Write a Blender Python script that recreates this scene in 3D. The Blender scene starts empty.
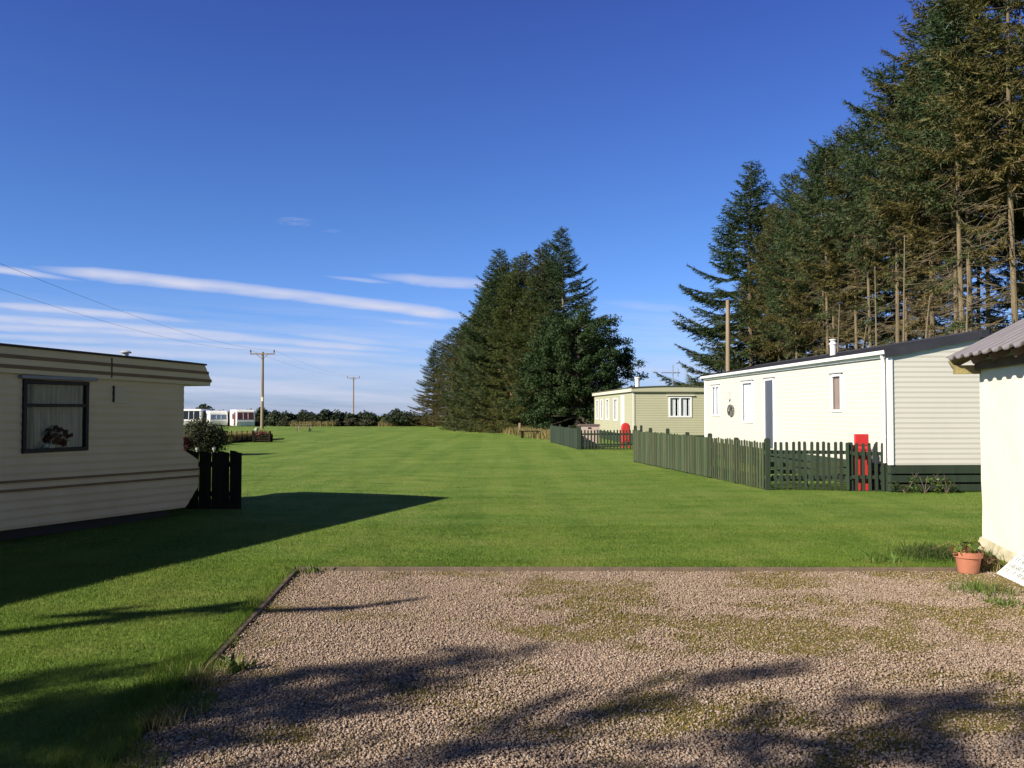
import bpy, math, random
import numpy as np
from mathutils import Vector, noise as mnoise

C = bpy.context.scene.collection
R = math.radians
rng = np.random.default_rng(7)
random.seed(7)

# ------------------------------------------------------------------ camera
CAM_Z = 1.6
FPX = 860.0
PITCH = math.atan(26 / FPX)
cam_d = bpy.data.cameras.new('camera')
cam = bpy.data.objects.new('camera', cam_d)
C.objects.link(cam)
cam.location = (0, 0, CAM_Z)
cam.rotation_euler = (R(90) + PITCH, 0, 0)
cam_d.sensor_width = 36
cam_d.lens = FPX / 1024 * 36
cam_d.clip_start = 0.05
cam_d.clip_end = 6000
bpy.context.scene.camera = cam


def at(px, py, Y):
    """world point at depth Y that the survey photograph shows at (px, py)"""
    u, v = (px - 512) / FPX, (384 - py) / FPX
    dy = math.cos(PITCH) - v * math.sin(PITCH)
    dz = math.sin(PITCH) + v * math.cos(PITCH)
    return Vector((u * Y / dy, Y, CAM_Z + dz * Y / dy))


def gp(px, py, z=0.0):
    u, v = (px - 512) / FPX, (384 - py) / FPX
    dy = math.cos(PITCH) - v * math.sin(PITCH)
    dz = math.sin(PITCH) + v * math.cos(PITCH)
    t = (z - CAM_Z) / dz
    return Vector((u * t, dy * t, z))


# ------------------------------------------------------------------ materials
MATS = {}


def nodes_of(name):
    m = bpy.data.materials.new(name)
    m.use_nodes = True
    nt = m.node_tree
    for n in list(nt.nodes):
        nt.nodes.remove(n)
    out = nt.nodes.new('ShaderNodeOutputMaterial')
    return m, nt, out


def ramp(nt, fac, stops, interp='LINEAR'):
    r = nt.nodes.new('ShaderNodeValToRGB')
    cr = r.color_ramp
    cr.interpolation = interp
    while len(cr.elements) > 1:
        cr.elements.remove(cr.elements[-1])
    cr.elements[0].position = stops[0][0]
    cr.elements[0].color = (*stops[0][1], 1)
    for p, c in stops[1:]:
        e = cr.elements.new(p)
        e.color = (*c, 1)
    nt.links.new(fac, r.inputs[0])
    return r.outputs[0]


def noise_fac(nt, coord, scale, detail=4, stretch=(1, 1, 1), rough=0.55):
    mp = nt.nodes.new('ShaderNodeMapping')
    mp.inputs['Scale'].default_value = stretch
    nt.links.new(coord, mp.inputs[0])
    n = nt.nodes.new('ShaderNodeTexNoise')
    n.inputs['Scale'].default_value = scale
    n.inputs['Detail'].default_value = detail
    n.inputs['Roughness'].default_value = rough
    nt.links.new(mp.outputs[0], n.inputs['Vector'])
    return n.outputs[0]


def mixc(nt, fac, a, b, mode='MIX'):
    m = nt.nodes.new('ShaderNodeMix')
    m.data_type = 'RGBA'
    m.blend_type = mode
    for sock, v in ((m.inputs[0], fac), (m.inputs[6], a), (m.inputs[7], b)):
        if isinstance(v, (int, float)):
            sock.default_value = v
        elif isinstance(v, tuple):
            sock.default_value = (*v, 1)
        else:
            nt.links.new(v, sock)
    return m.outputs[2]


def mth(nt, op, a, b=0.0, clamp=False):
    m = nt.nodes.new('ShaderNodeMath')
    m.operation = op
    m.use_clamp = clamp
    for i, v in enumerate((a, b)):
        if isinstance(v, (int, float)):
            m.inputs[i].default_value = v
        else:
            nt.links.new(v, m.inputs[i])
    return m.outputs[0]


def mat(name, c1, c2=None, scale=4.0, rough=0.6, bump=0.0, bscale=30.0, metal=0.0, spec=0.4,
        stretch=(1, 1, 1), dirt=None, dscale=1.2, damount=0.5, island=0.0):
    if name in MATS:
        return MATS[name]
    m, nt, out = nodes_of(name)
    b = nt.nodes.new('ShaderNodeBsdfPrincipled')
    nt.links.new(b.outputs[0], out.inputs[0])
    tc = nt.nodes.new('ShaderNodeTexCoord').outputs['Object']
    c2 = c2 or tuple(x * 0.82 for x in c1)
    f = noise_fac(nt, tc, scale, 5, stretch)
    col = ramp(nt, f, [(0.3, c1), (0.7, c2)])
    if dirt:
        d = noise_fac(nt, tc, dscale, 6, stretch, 0.65)
        d2 = mth(nt, 'MULTIPLY', mth(nt, 'SUBTRACT', d, 0.5, True), 4 * damount, True)
        col = mixc(nt, d2, col, dirt)
    if island:
        gi = nt.nodes.new('ShaderNodeNewGeometry').outputs['Random Per Island']
        hv = nt.nodes.new('ShaderNodeHueSaturation')
        nt.links.new(mth(nt, 'ADD', mth(nt, 'MULTIPLY', gi, 2 * island), 1 - island), hv.inputs['Value'])
        nt.links.new(mth(nt, 'ADD', mth(nt, 'MULTIPLY', gi, .03), .492), hv.inputs['Hue'])
        nt.links.new(col, hv.inputs['Color'])
        col = hv.outputs[0]
    nt.links.new(col, b.inputs['Base Color'])
    b.inputs['Roughness'].default_value = rough
    b.inputs['Metallic'].default_value = metal
    b.inputs['Specular IOR Level'].default_value = spec
    if bump:
        bn = nt.nodes.new('ShaderNodeBump')
        bn.inputs['Strength'].default_value = bump
        bn.inputs['Distance'].default_value = 0.02
        nt.links.new(noise_fac(nt, tc, bscale, 4, stretch), bn.inputs['Height'])
        nt.links.new(bn.outputs[0], b.inputs['Normal'])
    MATS[name] = m
    return m


def leaf_mat(name, stops, rough=0.6, transl=0.25, spec=0.25, nscale=0.0, ncol=None):
    """foliage: colour by a per-leaf random value, with some light passing through"""
    if name in MATS:
        return MATS[name]
    m, nt, out = nodes_of(name)
    a = nt.nodes.new('ShaderNodeAttribute')
    a.attribute_name = 'tint'
    col = ramp(nt, a.outputs['Fac'], stops)
    if name == 'grass blade':
        g = nt.nodes.new('ShaderNodeNewGeometry').outputs['Position']
        for sc2, st, c in ((0.45, (0.6, 1, 1), (0.06, 0.125, 0.013)), (1.6, (0.5, 1, 1), (0.065, 0.125, 0.014))):
            f = noise_fac(nt, g, sc2, 5, st, .65)
            col = mixc(nt, mth(nt, 'MULTIPLY', mth(nt, 'SUBTRACT', 0.52, f, True), 5.0, True), col, c)
    if name == 'grass blade':
        col = lawn_patches(nt, g, col)
    if nscale:
        g = nt.nodes.new('ShaderNodeNewGeometry').outputs['Position']
        f = noise_fac(nt, g, nscale, 3)
        f2 = mth(nt, 'MULTIPLY', mth(nt, 'SUBTRACT', f, 0.45), 5.0, True)
        col = mixc(nt, f2, col, ncol)
    b = nt.nodes.new('ShaderNodeBsdfPrincipled')
    b.inputs['Roughness'].default_value = rough
    b.inputs['Specular IOR Level'].default_value = spec
    nt.links.new(col, b.inputs['Base Color'])
    t = nt.nodes.new('ShaderNodeBsdfTranslucent')
    nt.links.new(col, t.inputs[0])
    mx = nt.nodes.new('ShaderNodeMixShader')
    mx.inputs[0].default_value = transl
    nt.links.new(b.outputs[0], mx.inputs[1])
    nt.links.new(t.outputs[0], mx.inputs[2])
    nt.links.new(mx.outputs[0], out.inputs[0])
    MATS[name] = m
    return m


def glass_mat(name, tint=(0.9, 0.93, 0.95), refl=0.05):
    m, nt, out = nodes_of(name)
    tr = nt.nodes.new('ShaderNodeBsdfTransparent')
    tr.inputs[0].default_value = (*tint, 1)
    gl = nt.nodes.new('ShaderNodeBsdfGlossy')
    gl.inputs['Roughness'].default_value = 0.02
    lw = nt.nodes.new('ShaderNodeLayerWeight')
    lw.inputs[0].default_value = 0.5
    f = mth(nt, 'ADD', mth(nt, 'MULTIPLY', mth(nt, 'POWER', lw.outputs['Facing'], 5.0), 0.9), refl, True)
    mx = nt.nodes.new('ShaderNodeMixShader')
    nt.links.new(f, mx.inputs[0])
    nt.links.new(tr.outputs[0], mx.inputs[1])
    nt.links.new(gl.outputs[0], mx.inputs[2])
    nt.links.new(mx.outputs[0], out.inputs[0])
    return m


# ------------------------------------------------------------------ mesh helper
class MB:
    def __init__(self):
        self.v, self.f, self.smooth = [], [], False

    def add(self, vs, fs):
        b = len(self.v)
        self.v += [tuple(p) for p in vs]
        self.f += [tuple(i + b for i in f) for f in fs]

    def quad(self, a, b, c, d):
        self.add([a, b, c, d], [(0, 1, 2, 3)])

    def hexa(self, p):
        self.add(p, [(0, 3, 2, 1), (4, 5, 6, 7), (0, 1, 5, 4), (1, 2, 6, 5), (2, 3, 7, 6), (3, 0, 4, 7)])

    def box(self, x0, x1, y0, y1, z0, z1):
        self.hexa([(x0, y0, z0), (x1, y0, z0), (x1, y1, z0), (x0, y1, z0),
                   (x0, y0, z1), (x1, y0, z1), (x1, y1, z1), (x0, y1, z1)])

    def ubox(self, O, U, N, u0, u1, n0, n1, z0, z1):
        P = lambda u, n, z: O + U * u + N * n + Vector((0, 0, z))
        self.hexa([P(u0, n0, z0), P(u1, n0, z0), P(u1, n1, z0), P(u0, n1, z0),
                   P(u0, n0, z1), P(u1, n0, z1), P(u1, n1, z1), P(u0, n1, z1)])

    def beam(self, a, b, w, h, up=Vector((0, 0, 1))):
        a, b = Vector(a), Vector(b)
        d = (b - a).normalized()
        s = d.cross(up)
        if s.length < 1e-4:
            s = Vector((1, 0, 0))
        s.normalize()
        t = s.cross(d).normalized()
        s, t = s * w / 2, t * h / 2
        self.hexa([a - s - t, a + s - t, a + s + t, a - s + t, b - s - t, b + s - t, b + s + t, b - s + t])

    def tube(self, pts, rad, n=8, cap=True):
        pts = [Vector(p) for p in pts]
        if isinstance(rad, (int, float)):
            rad = [rad] * len(pts)
        b = len(self.v)
        ref = None
        for i, p in enumerate(pts):
            d = (pts[min(i + 1, len(pts) - 1)] - pts[max(i - 1, 0)]).normalized()
            if ref is None:
                ref = Vector((1, 0, 0)) if abs(d.x) < 0.8 else Vector((0, 1, 0))
            s = (ref - d * ref.dot(d)).normalized()
            ref = s
            t = d.cross(s)
            for k in range(n):
                a = 2 * math.pi * k / n
                self.v.append(tuple(p + (s * math.cos(a) + t * math.sin(a)) * rad[i]))
        for i in range(len(pts) - 1):
            for k in range(n):
                k2 = (k + 1) % n
                self.f.append((b + i * n + k, b + i * n + k2, b + (i + 1) * n + k2, b + (i + 1) * n + k))
        if cap:
            self.f.append(tuple(b + k for k in range(n))[::-1])
            self.f.append(tuple(b + (len(pts) - 1) * n + k for k in range(n)))

    def lathe(self, prof, n=20, c=(0, 0, 0)):
        b = len(self.v)
        for r, z in prof:
            for k in range(n):
                a = 2 * math.pi * k / n
                self.v.append((c[0] + r * math.cos(a), c[1] + r * math.sin(a), c[2] + z))
        for i in range(len(prof) - 1):
            for k in range(n):
                k2 = (k + 1) % n
                self.f.append((b + i * n + k, b + i * n + k2, b + (i + 1) * n + k2, b + (i + 1) * n + k))
        self.f.append(tuple(b + k for k in range(n))[::-1])
        self.f.append(tuple(b + (len(prof) - 1) * n + k for k in range(n)))

    def prism(self, poly, P, h0, h1):
        """poly: 2-D outline; P(a, b, h) maps to 3-D"""
        n = len(poly)
        vs = [P(a, b, h0) for a, b in poly] + [P(a, b, h1) for a, b in poly]
        fs = [tuple(range(n))[::-1], tuple(range(n, 2 * n))]
        fs += [(i, (i + 1) % n, n + (i + 1) % n, n + i) for i in range(n)]
        self.add(vs, fs)

    def build(self, name, m, parent=None, bevel=0.0, smooth=False):
        me = bpy.data.meshes.new(name)
        me.from_pydata(self.v, [], self.f)
        me.validate()
        if m:
            me.materials.append(m)
        if smooth:
            me.polygons.foreach_set('use_smooth', [True] * len(me.polygons))
        o = bpy.data.objects.new(name, me)
        C.objects.link(o)
        if parent:
            o.parent = parent
        if bevel:
            bv = o.modifiers.new('bevel', 'BEVEL')
            bv.width = bevel
            bv.segments = 2
            bv.limit_method = 'ANGLE'
        return o


def np_mesh(name, V, F, m, tint=None, parent=None, smooth=False):
    """V (n,3) float, F (m,k) int"""
    me = bpy.data.meshes.new(name)
    F = np.asarray(F, dtype=np.int32)
    k = F.shape[1]
    me.vertices.add(len(V))
    me.vertices.foreach_set('co', np.asarray(V, dtype=np.float32).ravel())
    me.loops.add(F.size)
    me.loops.foreach_set('vertex_index', F.ravel())
    me.polygons.add(len(F))
    me.polygons.foreach_set('loop_start', np.arange(0, F.size, k, dtype=np.int32))
    me.polygons.foreach_set('loop_total', np.full(len(F), k, dtype=np.int32))
    if smooth:
        me.polygons.foreach_set('use_smooth', np.ones(len(F), dtype=bool))
    me.update(calc_edges=True)
    if tint is not None:
        a = me.attributes.new('tint', 'FLOAT', 'FACE')
        a.data.foreach_set('value', np.asarray(tint, dtype=np.float32))
    me.materials.append(m)
    o = bpy.data.objects.new(name, me)
    C.objects.link(o)
    if parent:
        o.parent = parent
    return o


def tag(o, label=None, cat=None, group=None, kind=None):
    if label:
        o['label'] = label
    if cat:
        o['category'] = cat
    if group:
        o['group'] = group
    if kind:
        o['kind'] = kind
    return o


def thing(name, label, cat, loc=(0, 0, 0), rz=0.0, group=None):
    o = bpy.data.objects.new(name, None)
    C.objects.link(o)
    o.location = loc
    o.rotation_euler = (0, 0, rz)
    o.empty_display_size = 0.2
    return tag(o, label, cat, group)


def dup(root, loc, rz=0.0, scale=(1, 1, 1), label=None, group=None, cat=None):
    r = root.copy()
    C.objects.link(r)
    r.location = loc
    r.rotation_euler = (0, 0, rz)
    r.scale = scale
    tag(r, label, cat, group)
    for ch in list(root.children):
        c = ch.copy()
        C.objects.link(c)
        c.parent = r
        for g in list(ch.children):
            d = g.copy()
            C.objects.link(d)
            d.parent = c
    return r


Z = Vector((0, 0, 1))

# ------------------------------------------------------------------ sun and sky
SUN_EL = R(28)
SUN_AZ = math.atan2(-0.555, -0.832)          # direction towards the sun, from behind the camera's left
to_sun = Vector((math.cos(SUN_AZ) * math.cos(SUN_EL), math.sin(SUN_AZ) * math.cos(SUN_EL), math.sin(SUN_EL)))
sl = bpy.data.lights.new('sun', 'SUN')
sl.energy = 5.0
sl.angle = R(0.45)
sl.color = (1.0, 0.90, 0.77)
so = bpy.data.objects.new('sun', sl)
C.objects.link(so)
so.rotation_euler = to_sun.to_track_quat('Z', 'Y').to_euler()

w = bpy.data.worlds.new('World')
bpy.context.scene.world = w
w.use_nodes = True
nt = w.node_tree
for n in list(nt.nodes):
    nt.nodes.remove(n)
wo = nt.nodes.new('ShaderNodeOutputWorld')
bg = nt.nodes.new('ShaderNodeBackground')
bg.inputs[1].default_value = 0.05
nt.links.new(bg.outputs[0], wo.inputs[0])
sky = nt.nodes.new('ShaderNodeTexSky')
sky.sky_type = 'NISHITA'
sky.sun_disc = False
sky.sun_elevation = SUN_EL
sky.sun_rotation = math.atan2(to_sun.x, to_sun.y)
sky.altitude = 0
sky.air_density = 1.0
sky.dust_density = 0.25
sky.ozone_density = 3.0
hs = nt.nodes.new('ShaderNodeHueSaturation')
hs.inputs['Saturation'].default_value = 1.0
hs.inputs['Value'].default_value = 2.4

tc = nt.nodes.new('ShaderNodeTexCoord').outputs['Generated']
sep = nt.nodes.new('ShaderNodeSeparateXYZ')
nt.links.new(tc, sep.inputs[0])
az = mth(nt, 'MULTIPLY', mth(nt, 'ARCTAN2', sep.outputs[0], sep.outputs[1]), 57.2958)
el = mth(nt, 'MULTIPLY', mth(nt, 'ARCSINE', sep.outputs[2]), 57.2958)
cmb = nt.nodes.new('ShaderNodeCombineXYZ')
nt.links.new(mth(nt, 'MULTIPLY', az, 0.035), cmb.inputs[0])
nt.links.new(mth(nt, 'ADD', mth(nt, 'MULTIPLY', el, 0.55), mth(nt, 'MULTIPLY', az, 0.03)), cmb.inputs[1])
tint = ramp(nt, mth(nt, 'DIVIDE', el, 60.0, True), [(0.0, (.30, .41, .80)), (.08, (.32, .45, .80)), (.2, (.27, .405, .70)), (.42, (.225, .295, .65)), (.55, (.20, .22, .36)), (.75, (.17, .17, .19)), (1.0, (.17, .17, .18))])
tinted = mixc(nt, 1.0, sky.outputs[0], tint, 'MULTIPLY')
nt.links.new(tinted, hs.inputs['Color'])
streak = noise_fac(nt, cmb.outputs[0], 1.6, 5, (1, 1, 1), 0.6)
cmb2 = nt.nodes.new('ShaderNodeCombineXYZ')
nt.links.new(mth(nt, 'MULTIPLY', az, 0.25), cmb2.inputs[0])
nt.links.new(mth(nt, 'MULTIPLY', el, 1.3), cmb2.inputs[1])
fine = noise_fac(nt, cmb2.outputs[0], 1.0, 6, (1, 1, 1), 0.6)


def ae(px, py):
    p = at(px, py, 1.0) - Vector((0, 0, CAM_Z))
    p.normalize()
    return math.degrees(math.atan2(p.x, p.y)), math.degrees(math.asin(p.z))


def band(p0, p1, p2, width, strength, fade=4.0, wob=0.5):
    """a long cirrus streak through three sky directions"""
    (a0, e0), (a1, e1), (a2, e2) = ae(*p0), ae(*p1), ae(*p2)
    c2, c1, c0 = np.polyfit([a0, a1, a2], [e0, e1, e2], 2)
    cen = mth(nt, 'ADD', mth(nt, 'ADD', mth(nt, 'MULTIPLY', mth(nt, 'MULTIPLY', az, az), float(c2)), mth(nt, 'MULTIPLY', az, float(c1))), float(c0))
    d = mth(nt, 'SUBTRACT', el, cen)
    d = mth(nt, 'ADD', d, mth(nt, 'MULTIPLY', mth(nt, 'SUBTRACT', fine, 0.5), wob))
    am, ah = (a0 + a2) / 2, (a2 - a0) / 2
    win = mth(nt, 'SUBTRACT', 1.0, mth(nt, 'DIVIDE', mth(nt, 'ABSOLUTE', mth(nt, 'SUBTRACT', az, am)), ah), True)
    win = mth(nt, 'MULTIPLY', win, ah / fade, True)
    wd = mth(nt, 'ADD', mth(nt, 'MULTIPLY', win, width * 0.85), width * 0.15)
    k = mth(nt, 'SUBTRACT', 1.0, mth(nt, 'DIVIDE', mth(nt, 'ABSOLUTE', d), wd), True)
    k = mth(nt, 'MULTIPLY', mth(nt, 'MULTIPLY', k, mth(nt, 'SUBTRACT', 2.0, k)), win)
    return mth(nt, 'MULTIPLY', mth(nt, 'MULTIPLY', k, strength), mth(nt, 'ADD', mth(nt, 'MULTIPLY', fine, 1.5), 0.22), True)


bands = [
    band((25, 267), (210, 286), (490, 320), 0.46, 0.8, 3.5, 0.3),
    band((-150, 260), (-5, 269), (85, 282), 0.26, 0.7, 3, 0.25),
    band((-90, 300), (90, 312), (222, 325), 0.28, 0.72, 5, 0.3),
    band((-250, 308), (50, 322), (330, 346), 0.34, 0.72, 6, 0.35),
    band((-250, 319), (110, 332), (440, 354), 0.30, 0.68, 6, 0.35),
    band((-250, 331), (110, 341), (440, 360), 0.26, 0.6, 6, 0.35),
    band((250, 328), (340, 338), (440, 350), 0.35, 0.45, 5),
    band((360, 318), (410, 323), (470, 329), 0.25, 0.4, 3),
    band((365, 274), (430, 281), (520, 286), 0.42, 0.55, 3),
    band((320, 275), (365, 280), (400, 284), 0.2, 0.35, 2),
    band((272, 221), (297, 223), (318, 222), 0.26, 0.24, 2.0, 2.2),
    band((316, 232), (328, 231), (345, 232), 0.14, 0.14, 1.5, 1.6),
    band((-250, 343), (150, 353), (450, 371), 0.42, 0.6, 8, .4),
    band((-200, 366), (250, 372), (560, 380), 0.8, 0.4, 8),
    band((590, 300), (640, 306), (720, 312), 0.35, 0.22, 3),
    band((600, 356), (700, 372), (900, 385), 1.1, 0.45, 5),
]
cl = bands[0]
for bnd in bands[1:]:
    cl = mth(nt, 'MAXIMUM', cl, bnd)
low = mth(nt, 'MULTIPLY', mth(nt, 'SUBTRACT', 1.0, mth(nt, 'DIVIDE', el, 7.5), True), 1.35, True)
lowc = mth(nt, 'MULTIPLY', mth(nt, 'MULTIPLY', mth(nt, 'SUBTRACT', streak, 0.36), 3.2, True), mth(nt, 'MULTIPLY', low, 0.78))
cl = mth(nt, 'MAXIMUM', cl, lowc, True)
above = mth(nt, 'MULTIPLY', mth(nt, 'ADD', el, 0.6), 2.0, True)
cl = mth(nt, 'MULTIPLY', cl, above)
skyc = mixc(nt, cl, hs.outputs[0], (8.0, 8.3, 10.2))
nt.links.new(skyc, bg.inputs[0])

sc = bpy.context.scene
sc.view_settings.view_transform = 'Standard'
sc.view_settings.look = 'None'
sc.view_settings.exposure = 0.75
sc.view_settings.gamma = 1.0
sc.view_settings.use_curve_mapping = False
sc.render.engine = 'CYCLES'
sc.cycles.max_bounces = 4
sc.cycles.diffuse_bounces = 2
sc.cycles.glossy_bounces = 3
sc.cycles.transparent_max_bounces = 8
sc.cycles.use_denoising = True
sc.cycles.caustics_reflective = False
sc.cycles.caustics_refractive = False

# ------------------------------------------------------------------ ground
GX0, GX1, GY0, GY1 = -2.03, 9.0, -9.0, 8.72         # the gravel plot
GZ = -0.022


def gx(y):
    return -2.194 + 0.075 * (GY1 - y)




def lawn_patches(nt, g, col):
    """broad lusher and drier patches and faint mower lines running down the field"""
    pat = noise_fac(nt, g, 0.16, 4, (1.0, .8, 1), .6)
    col = mixc(nt, mth(nt, 'MULTIPLY', mth(nt, 'SUBTRACT', pat, .50, True), 4.5, True), col, (.78, .86, .70), 'MULTIPLY')
    dry = noise_fac(nt, g, 0.55, 5, (.7, 1.2, 1), .68)
    col = mixc(nt, mth(nt, 'MULTIPLY', mth(nt, 'SUBTRACT', dry, .56, True), 4.0, True), col, (1.24, 1.09, 1.15), 'MULTIPLY')
    mow = noise_fac(nt, g, 1.25, 2, (1.0, .035, 1), .5)
    mw = mth(nt, 'MULTIPLY', mth(nt, 'SUBTRACT', mow, .46, True), 9.0, True)
    return mixc(nt, mw, col, (.84, .90, .84), 'MULTIPLY')


def lawn_material():
    m, nt, out = nodes_of('lawn grass')
    b = nt.nodes.new('ShaderNodeBsdfPrincipled')
    nt.links.new(b.outputs[0], out.inputs[0])
    g = nt.nodes.new('ShaderNodeNewGeometry').outputs['Position']
    big = noise_fac(nt, g, 0.35, 5, (0.55, 1, 1))
    mid = noise_fac(nt, g, 1.5, 6, (0.6, 1, 1), 0.72)
    sm = noise_fac(nt, g, 28, 4, (1, 1, 1), 0.7)
    col = ramp(nt, big, [(0.32, (0.148, 0.240, 0.037)), (0.55, (0.188, 0.282, 0.048)), (0.72, (0.235, 0.308, 0.064))])
    col = mixc(nt, mth(nt, 'MULTIPLY', mth(nt, 'SUBTRACT', mid, 0.5, True), 4.2, True), col, (0.27, 0.30, 0.085))
    col = mixc(nt, mth(nt, 'MULTIPLY', mth(nt, 'SUBTRACT', 0.49, mid, True), 5.5, True), col, (0.095, 0.18, 0.022))
    col = mixc(nt, mth(nt, 'MULTIPLY', mth(nt, 'SUBTRACT', 0.5, sm, True), 2.4, True), col, (0.075, 0.135, 0.014))
    col = lawn_patches(nt, g, col)
    nt.links.new(col, b.inputs['Base Color'])
    b.inputs['Roughness'].default_value = 0.85
    b.inputs['Specular IOR Level'].default_value = 0.15
    bn = nt.nodes.new('ShaderNodeBump')
    bn.inputs['Strength'].default_value = 0.9
    bn.inputs['Distance'].default_value = 0.06
    hsum = mth(nt, 'ADD', sm, mth(nt, 'MULTIPLY', noise_fac(nt, g, 9, 4, (0.7, 1, 1)), 1.2))
    nt.links.new(hsum, bn.inputs['Height'])
    nt.links.new(bn.outputs[0], b.inputs['Normal'])
    return m


def ground_z(y):
    return 0.0 if y < 84 else (-0.55 * min(1.0, (y - 84) / 16) if y < 115 else -0.55 - 0.022 * (y - 115) if y < 900 else -17.8 - 0.004 * (y - 900))


xs = [-2500, -600, -150, -60, -30, -15, -8, -4, GX0, 0, 2, 4, GX1, 15, 30, 60, 150, 600, 2500]
ys = [-400, -60, -20, GY0, -4, 0, 4, GY1, 12, 20, 35, 60, 84, 90, 95, 100, 130, 300, 900, 5000]
mb = MB()
idx = {}
for j, y in enumerate(ys):
    for i, x in enumerate(xs):
        idx[i, j] = len(mb.v)
        mb.v.append((gx(y) if x == GX0 and GY0 - 1 < y < GY1 + 1 else x, y, ground_z(y)))
for j in range(len(ys) - 1):
    for i in range(len(xs) - 1):
        if xs[i] >= GX0 and xs[i + 1] <= GX1 and ys[j] >= GY0 and ys[j + 1] <= GY1:
            continue
        mb.f.append((idx[i, j], idx[i + 1, j], idx[i + 1, j + 1], idx[i, j + 1]))
for (xa, ya), (xb, yb) in (((gx(GY0), GY0), (gx(GY1), GY1)), ((gx(GY1), GY1), (GX1, GY1)), ((GX1, GY1), (GX1, GY0))):
    mb.quad((xa, ya, 0), (xb, yb, 0), (xb, yb, -.09), (xa, ya, -.09))   # the cut turf edge round the plot
LAWN = lawn_material()
tag(mb.build('lawn', LAWN), kind='structure')


def moss_at(x, y):
    n = mnoise.fractal(Vector((x * 0.75, y * 1.0, 3.1)), 0.9, 2.1, 4)
    n2 = mnoise.noise(Vector((x * 3.1, y * 3.7, 9.3)))
    bias = 0.07 + 0.14 * max(-1, min(1.2, (x + 0.2) / 1.6)) - 0.07 * max(0, (y - 6.5)) / 2
    return max(0.0, min(1.0, (n * 0.68 + n2 * 0.45 + bias - .07) * 3.0))


def gravel_sheet():
    m, nt, out = nodes_of('gravel bed')
    b = nt.nodes.new('ShaderNodeBsdfPrincipled')
    nt.links.new(b.outputs[0], out.inputs[0])
    g = nt.nodes.new('ShaderNodeNewGeometry').outputs['Position']
    v = nt.nodes.new('ShaderNodeTexVoronoi')
    v.inputs['Scale'].default_value = 95
    nt.links.new(g, v.inputs['Vector'])
    col = ramp(nt, v.outputs['Color'], [(0.1, (0.13, 0.09, 0.07)), (0.5, (0.23, 0.165, 0.13)), (0.9, (0.33, 0.25, 0.20))])
    a = nt.nodes.new('ShaderNodeAttribute')
    a.attribute_name = 'moss'
    f = noise_fac(nt, g, 40, 3)
    mcol = ramp(nt, f, [(0.35, (0.14, 0.12, 0.03)), (0.65, (0.24, 0.19, 0.07))])
    col = mixc(nt, mth(nt, 'MULTIPLY', a.outputs['Fac'], 1.0, True), col, mcol)
    nt.links.new(col, b.inputs['Base Color'])
    b.inputs['Roughness'].default_value = 0.9
    b.inputs['Specular IOR Level'].default_value = 0.2
    bn = nt.nodes.new('ShaderNodeBump')
    bn.inputs['Distance'].default_value = 0.02
    bn.inputs['Strength'].default_value = 0.9
    nt.links.new(v.outputs['Distance'], bn.inputs['Height'])
    nt.links.new(bn.outputs[0], b.inputs['Normal'])
    X = np.concatenate([[-2.6], np.arange(-2.3, 6.0, 0.06), [7, 8, GX1]])
    Y = np.concatenate([[GY0 + .01, -6, -3, 0, 1.5], np.arange(2.4, GY1 - 0.02, 0.06), [GY1]])
    V, M = [], []
    for y in Y:
        for x in X:
            h = mnoise.noise(Vector((x * 0.9, y * 0.9, 0))) * 0.008 if x > gx(y) + .1 else -.02
            V.append((x, y, GZ + h))
            M.append(moss_at(x, y))
    nx = len(X)
    F = [(j * nx + i, j * nx + i + 1, (j + 1) * nx + i + 1, (j + 1) * nx + i) for j in range(len(Y) - 1) for i in range(nx - 1)]
    o = np_mesh('gravel_plot', np.array(V), F, m, smooth=True)
    at_ = o.data.attributes.new('moss', 'FLOAT', 'POINT')
    at_.data.foreach_set('value', np.array(M, dtype=np.float32))
    tag(o, kind='structure')


gravel_sheet()


def rand_rot(n):
    q = rng.normal(size=(n, 4))
    q /= np.linalg.norm(q, axis=1)[:, None]
    a, b, c, d = q.T
    return np.stack([np.stack([1 - 2 * (c * c + d * d), 2 * (b * c - a * d), 2 * (b * d + a * c)], 1),
                     np.stack([2 * (b * c + a * d), 1 - 2 * (b * b + d * d), 2 * (c * d - a * b)], 1),
                     np.stack([2 * (b * d - a * c), 2 * (c * d + a * b), 1 - 2 * (b * b + c * c)], 1)], 1)


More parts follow.
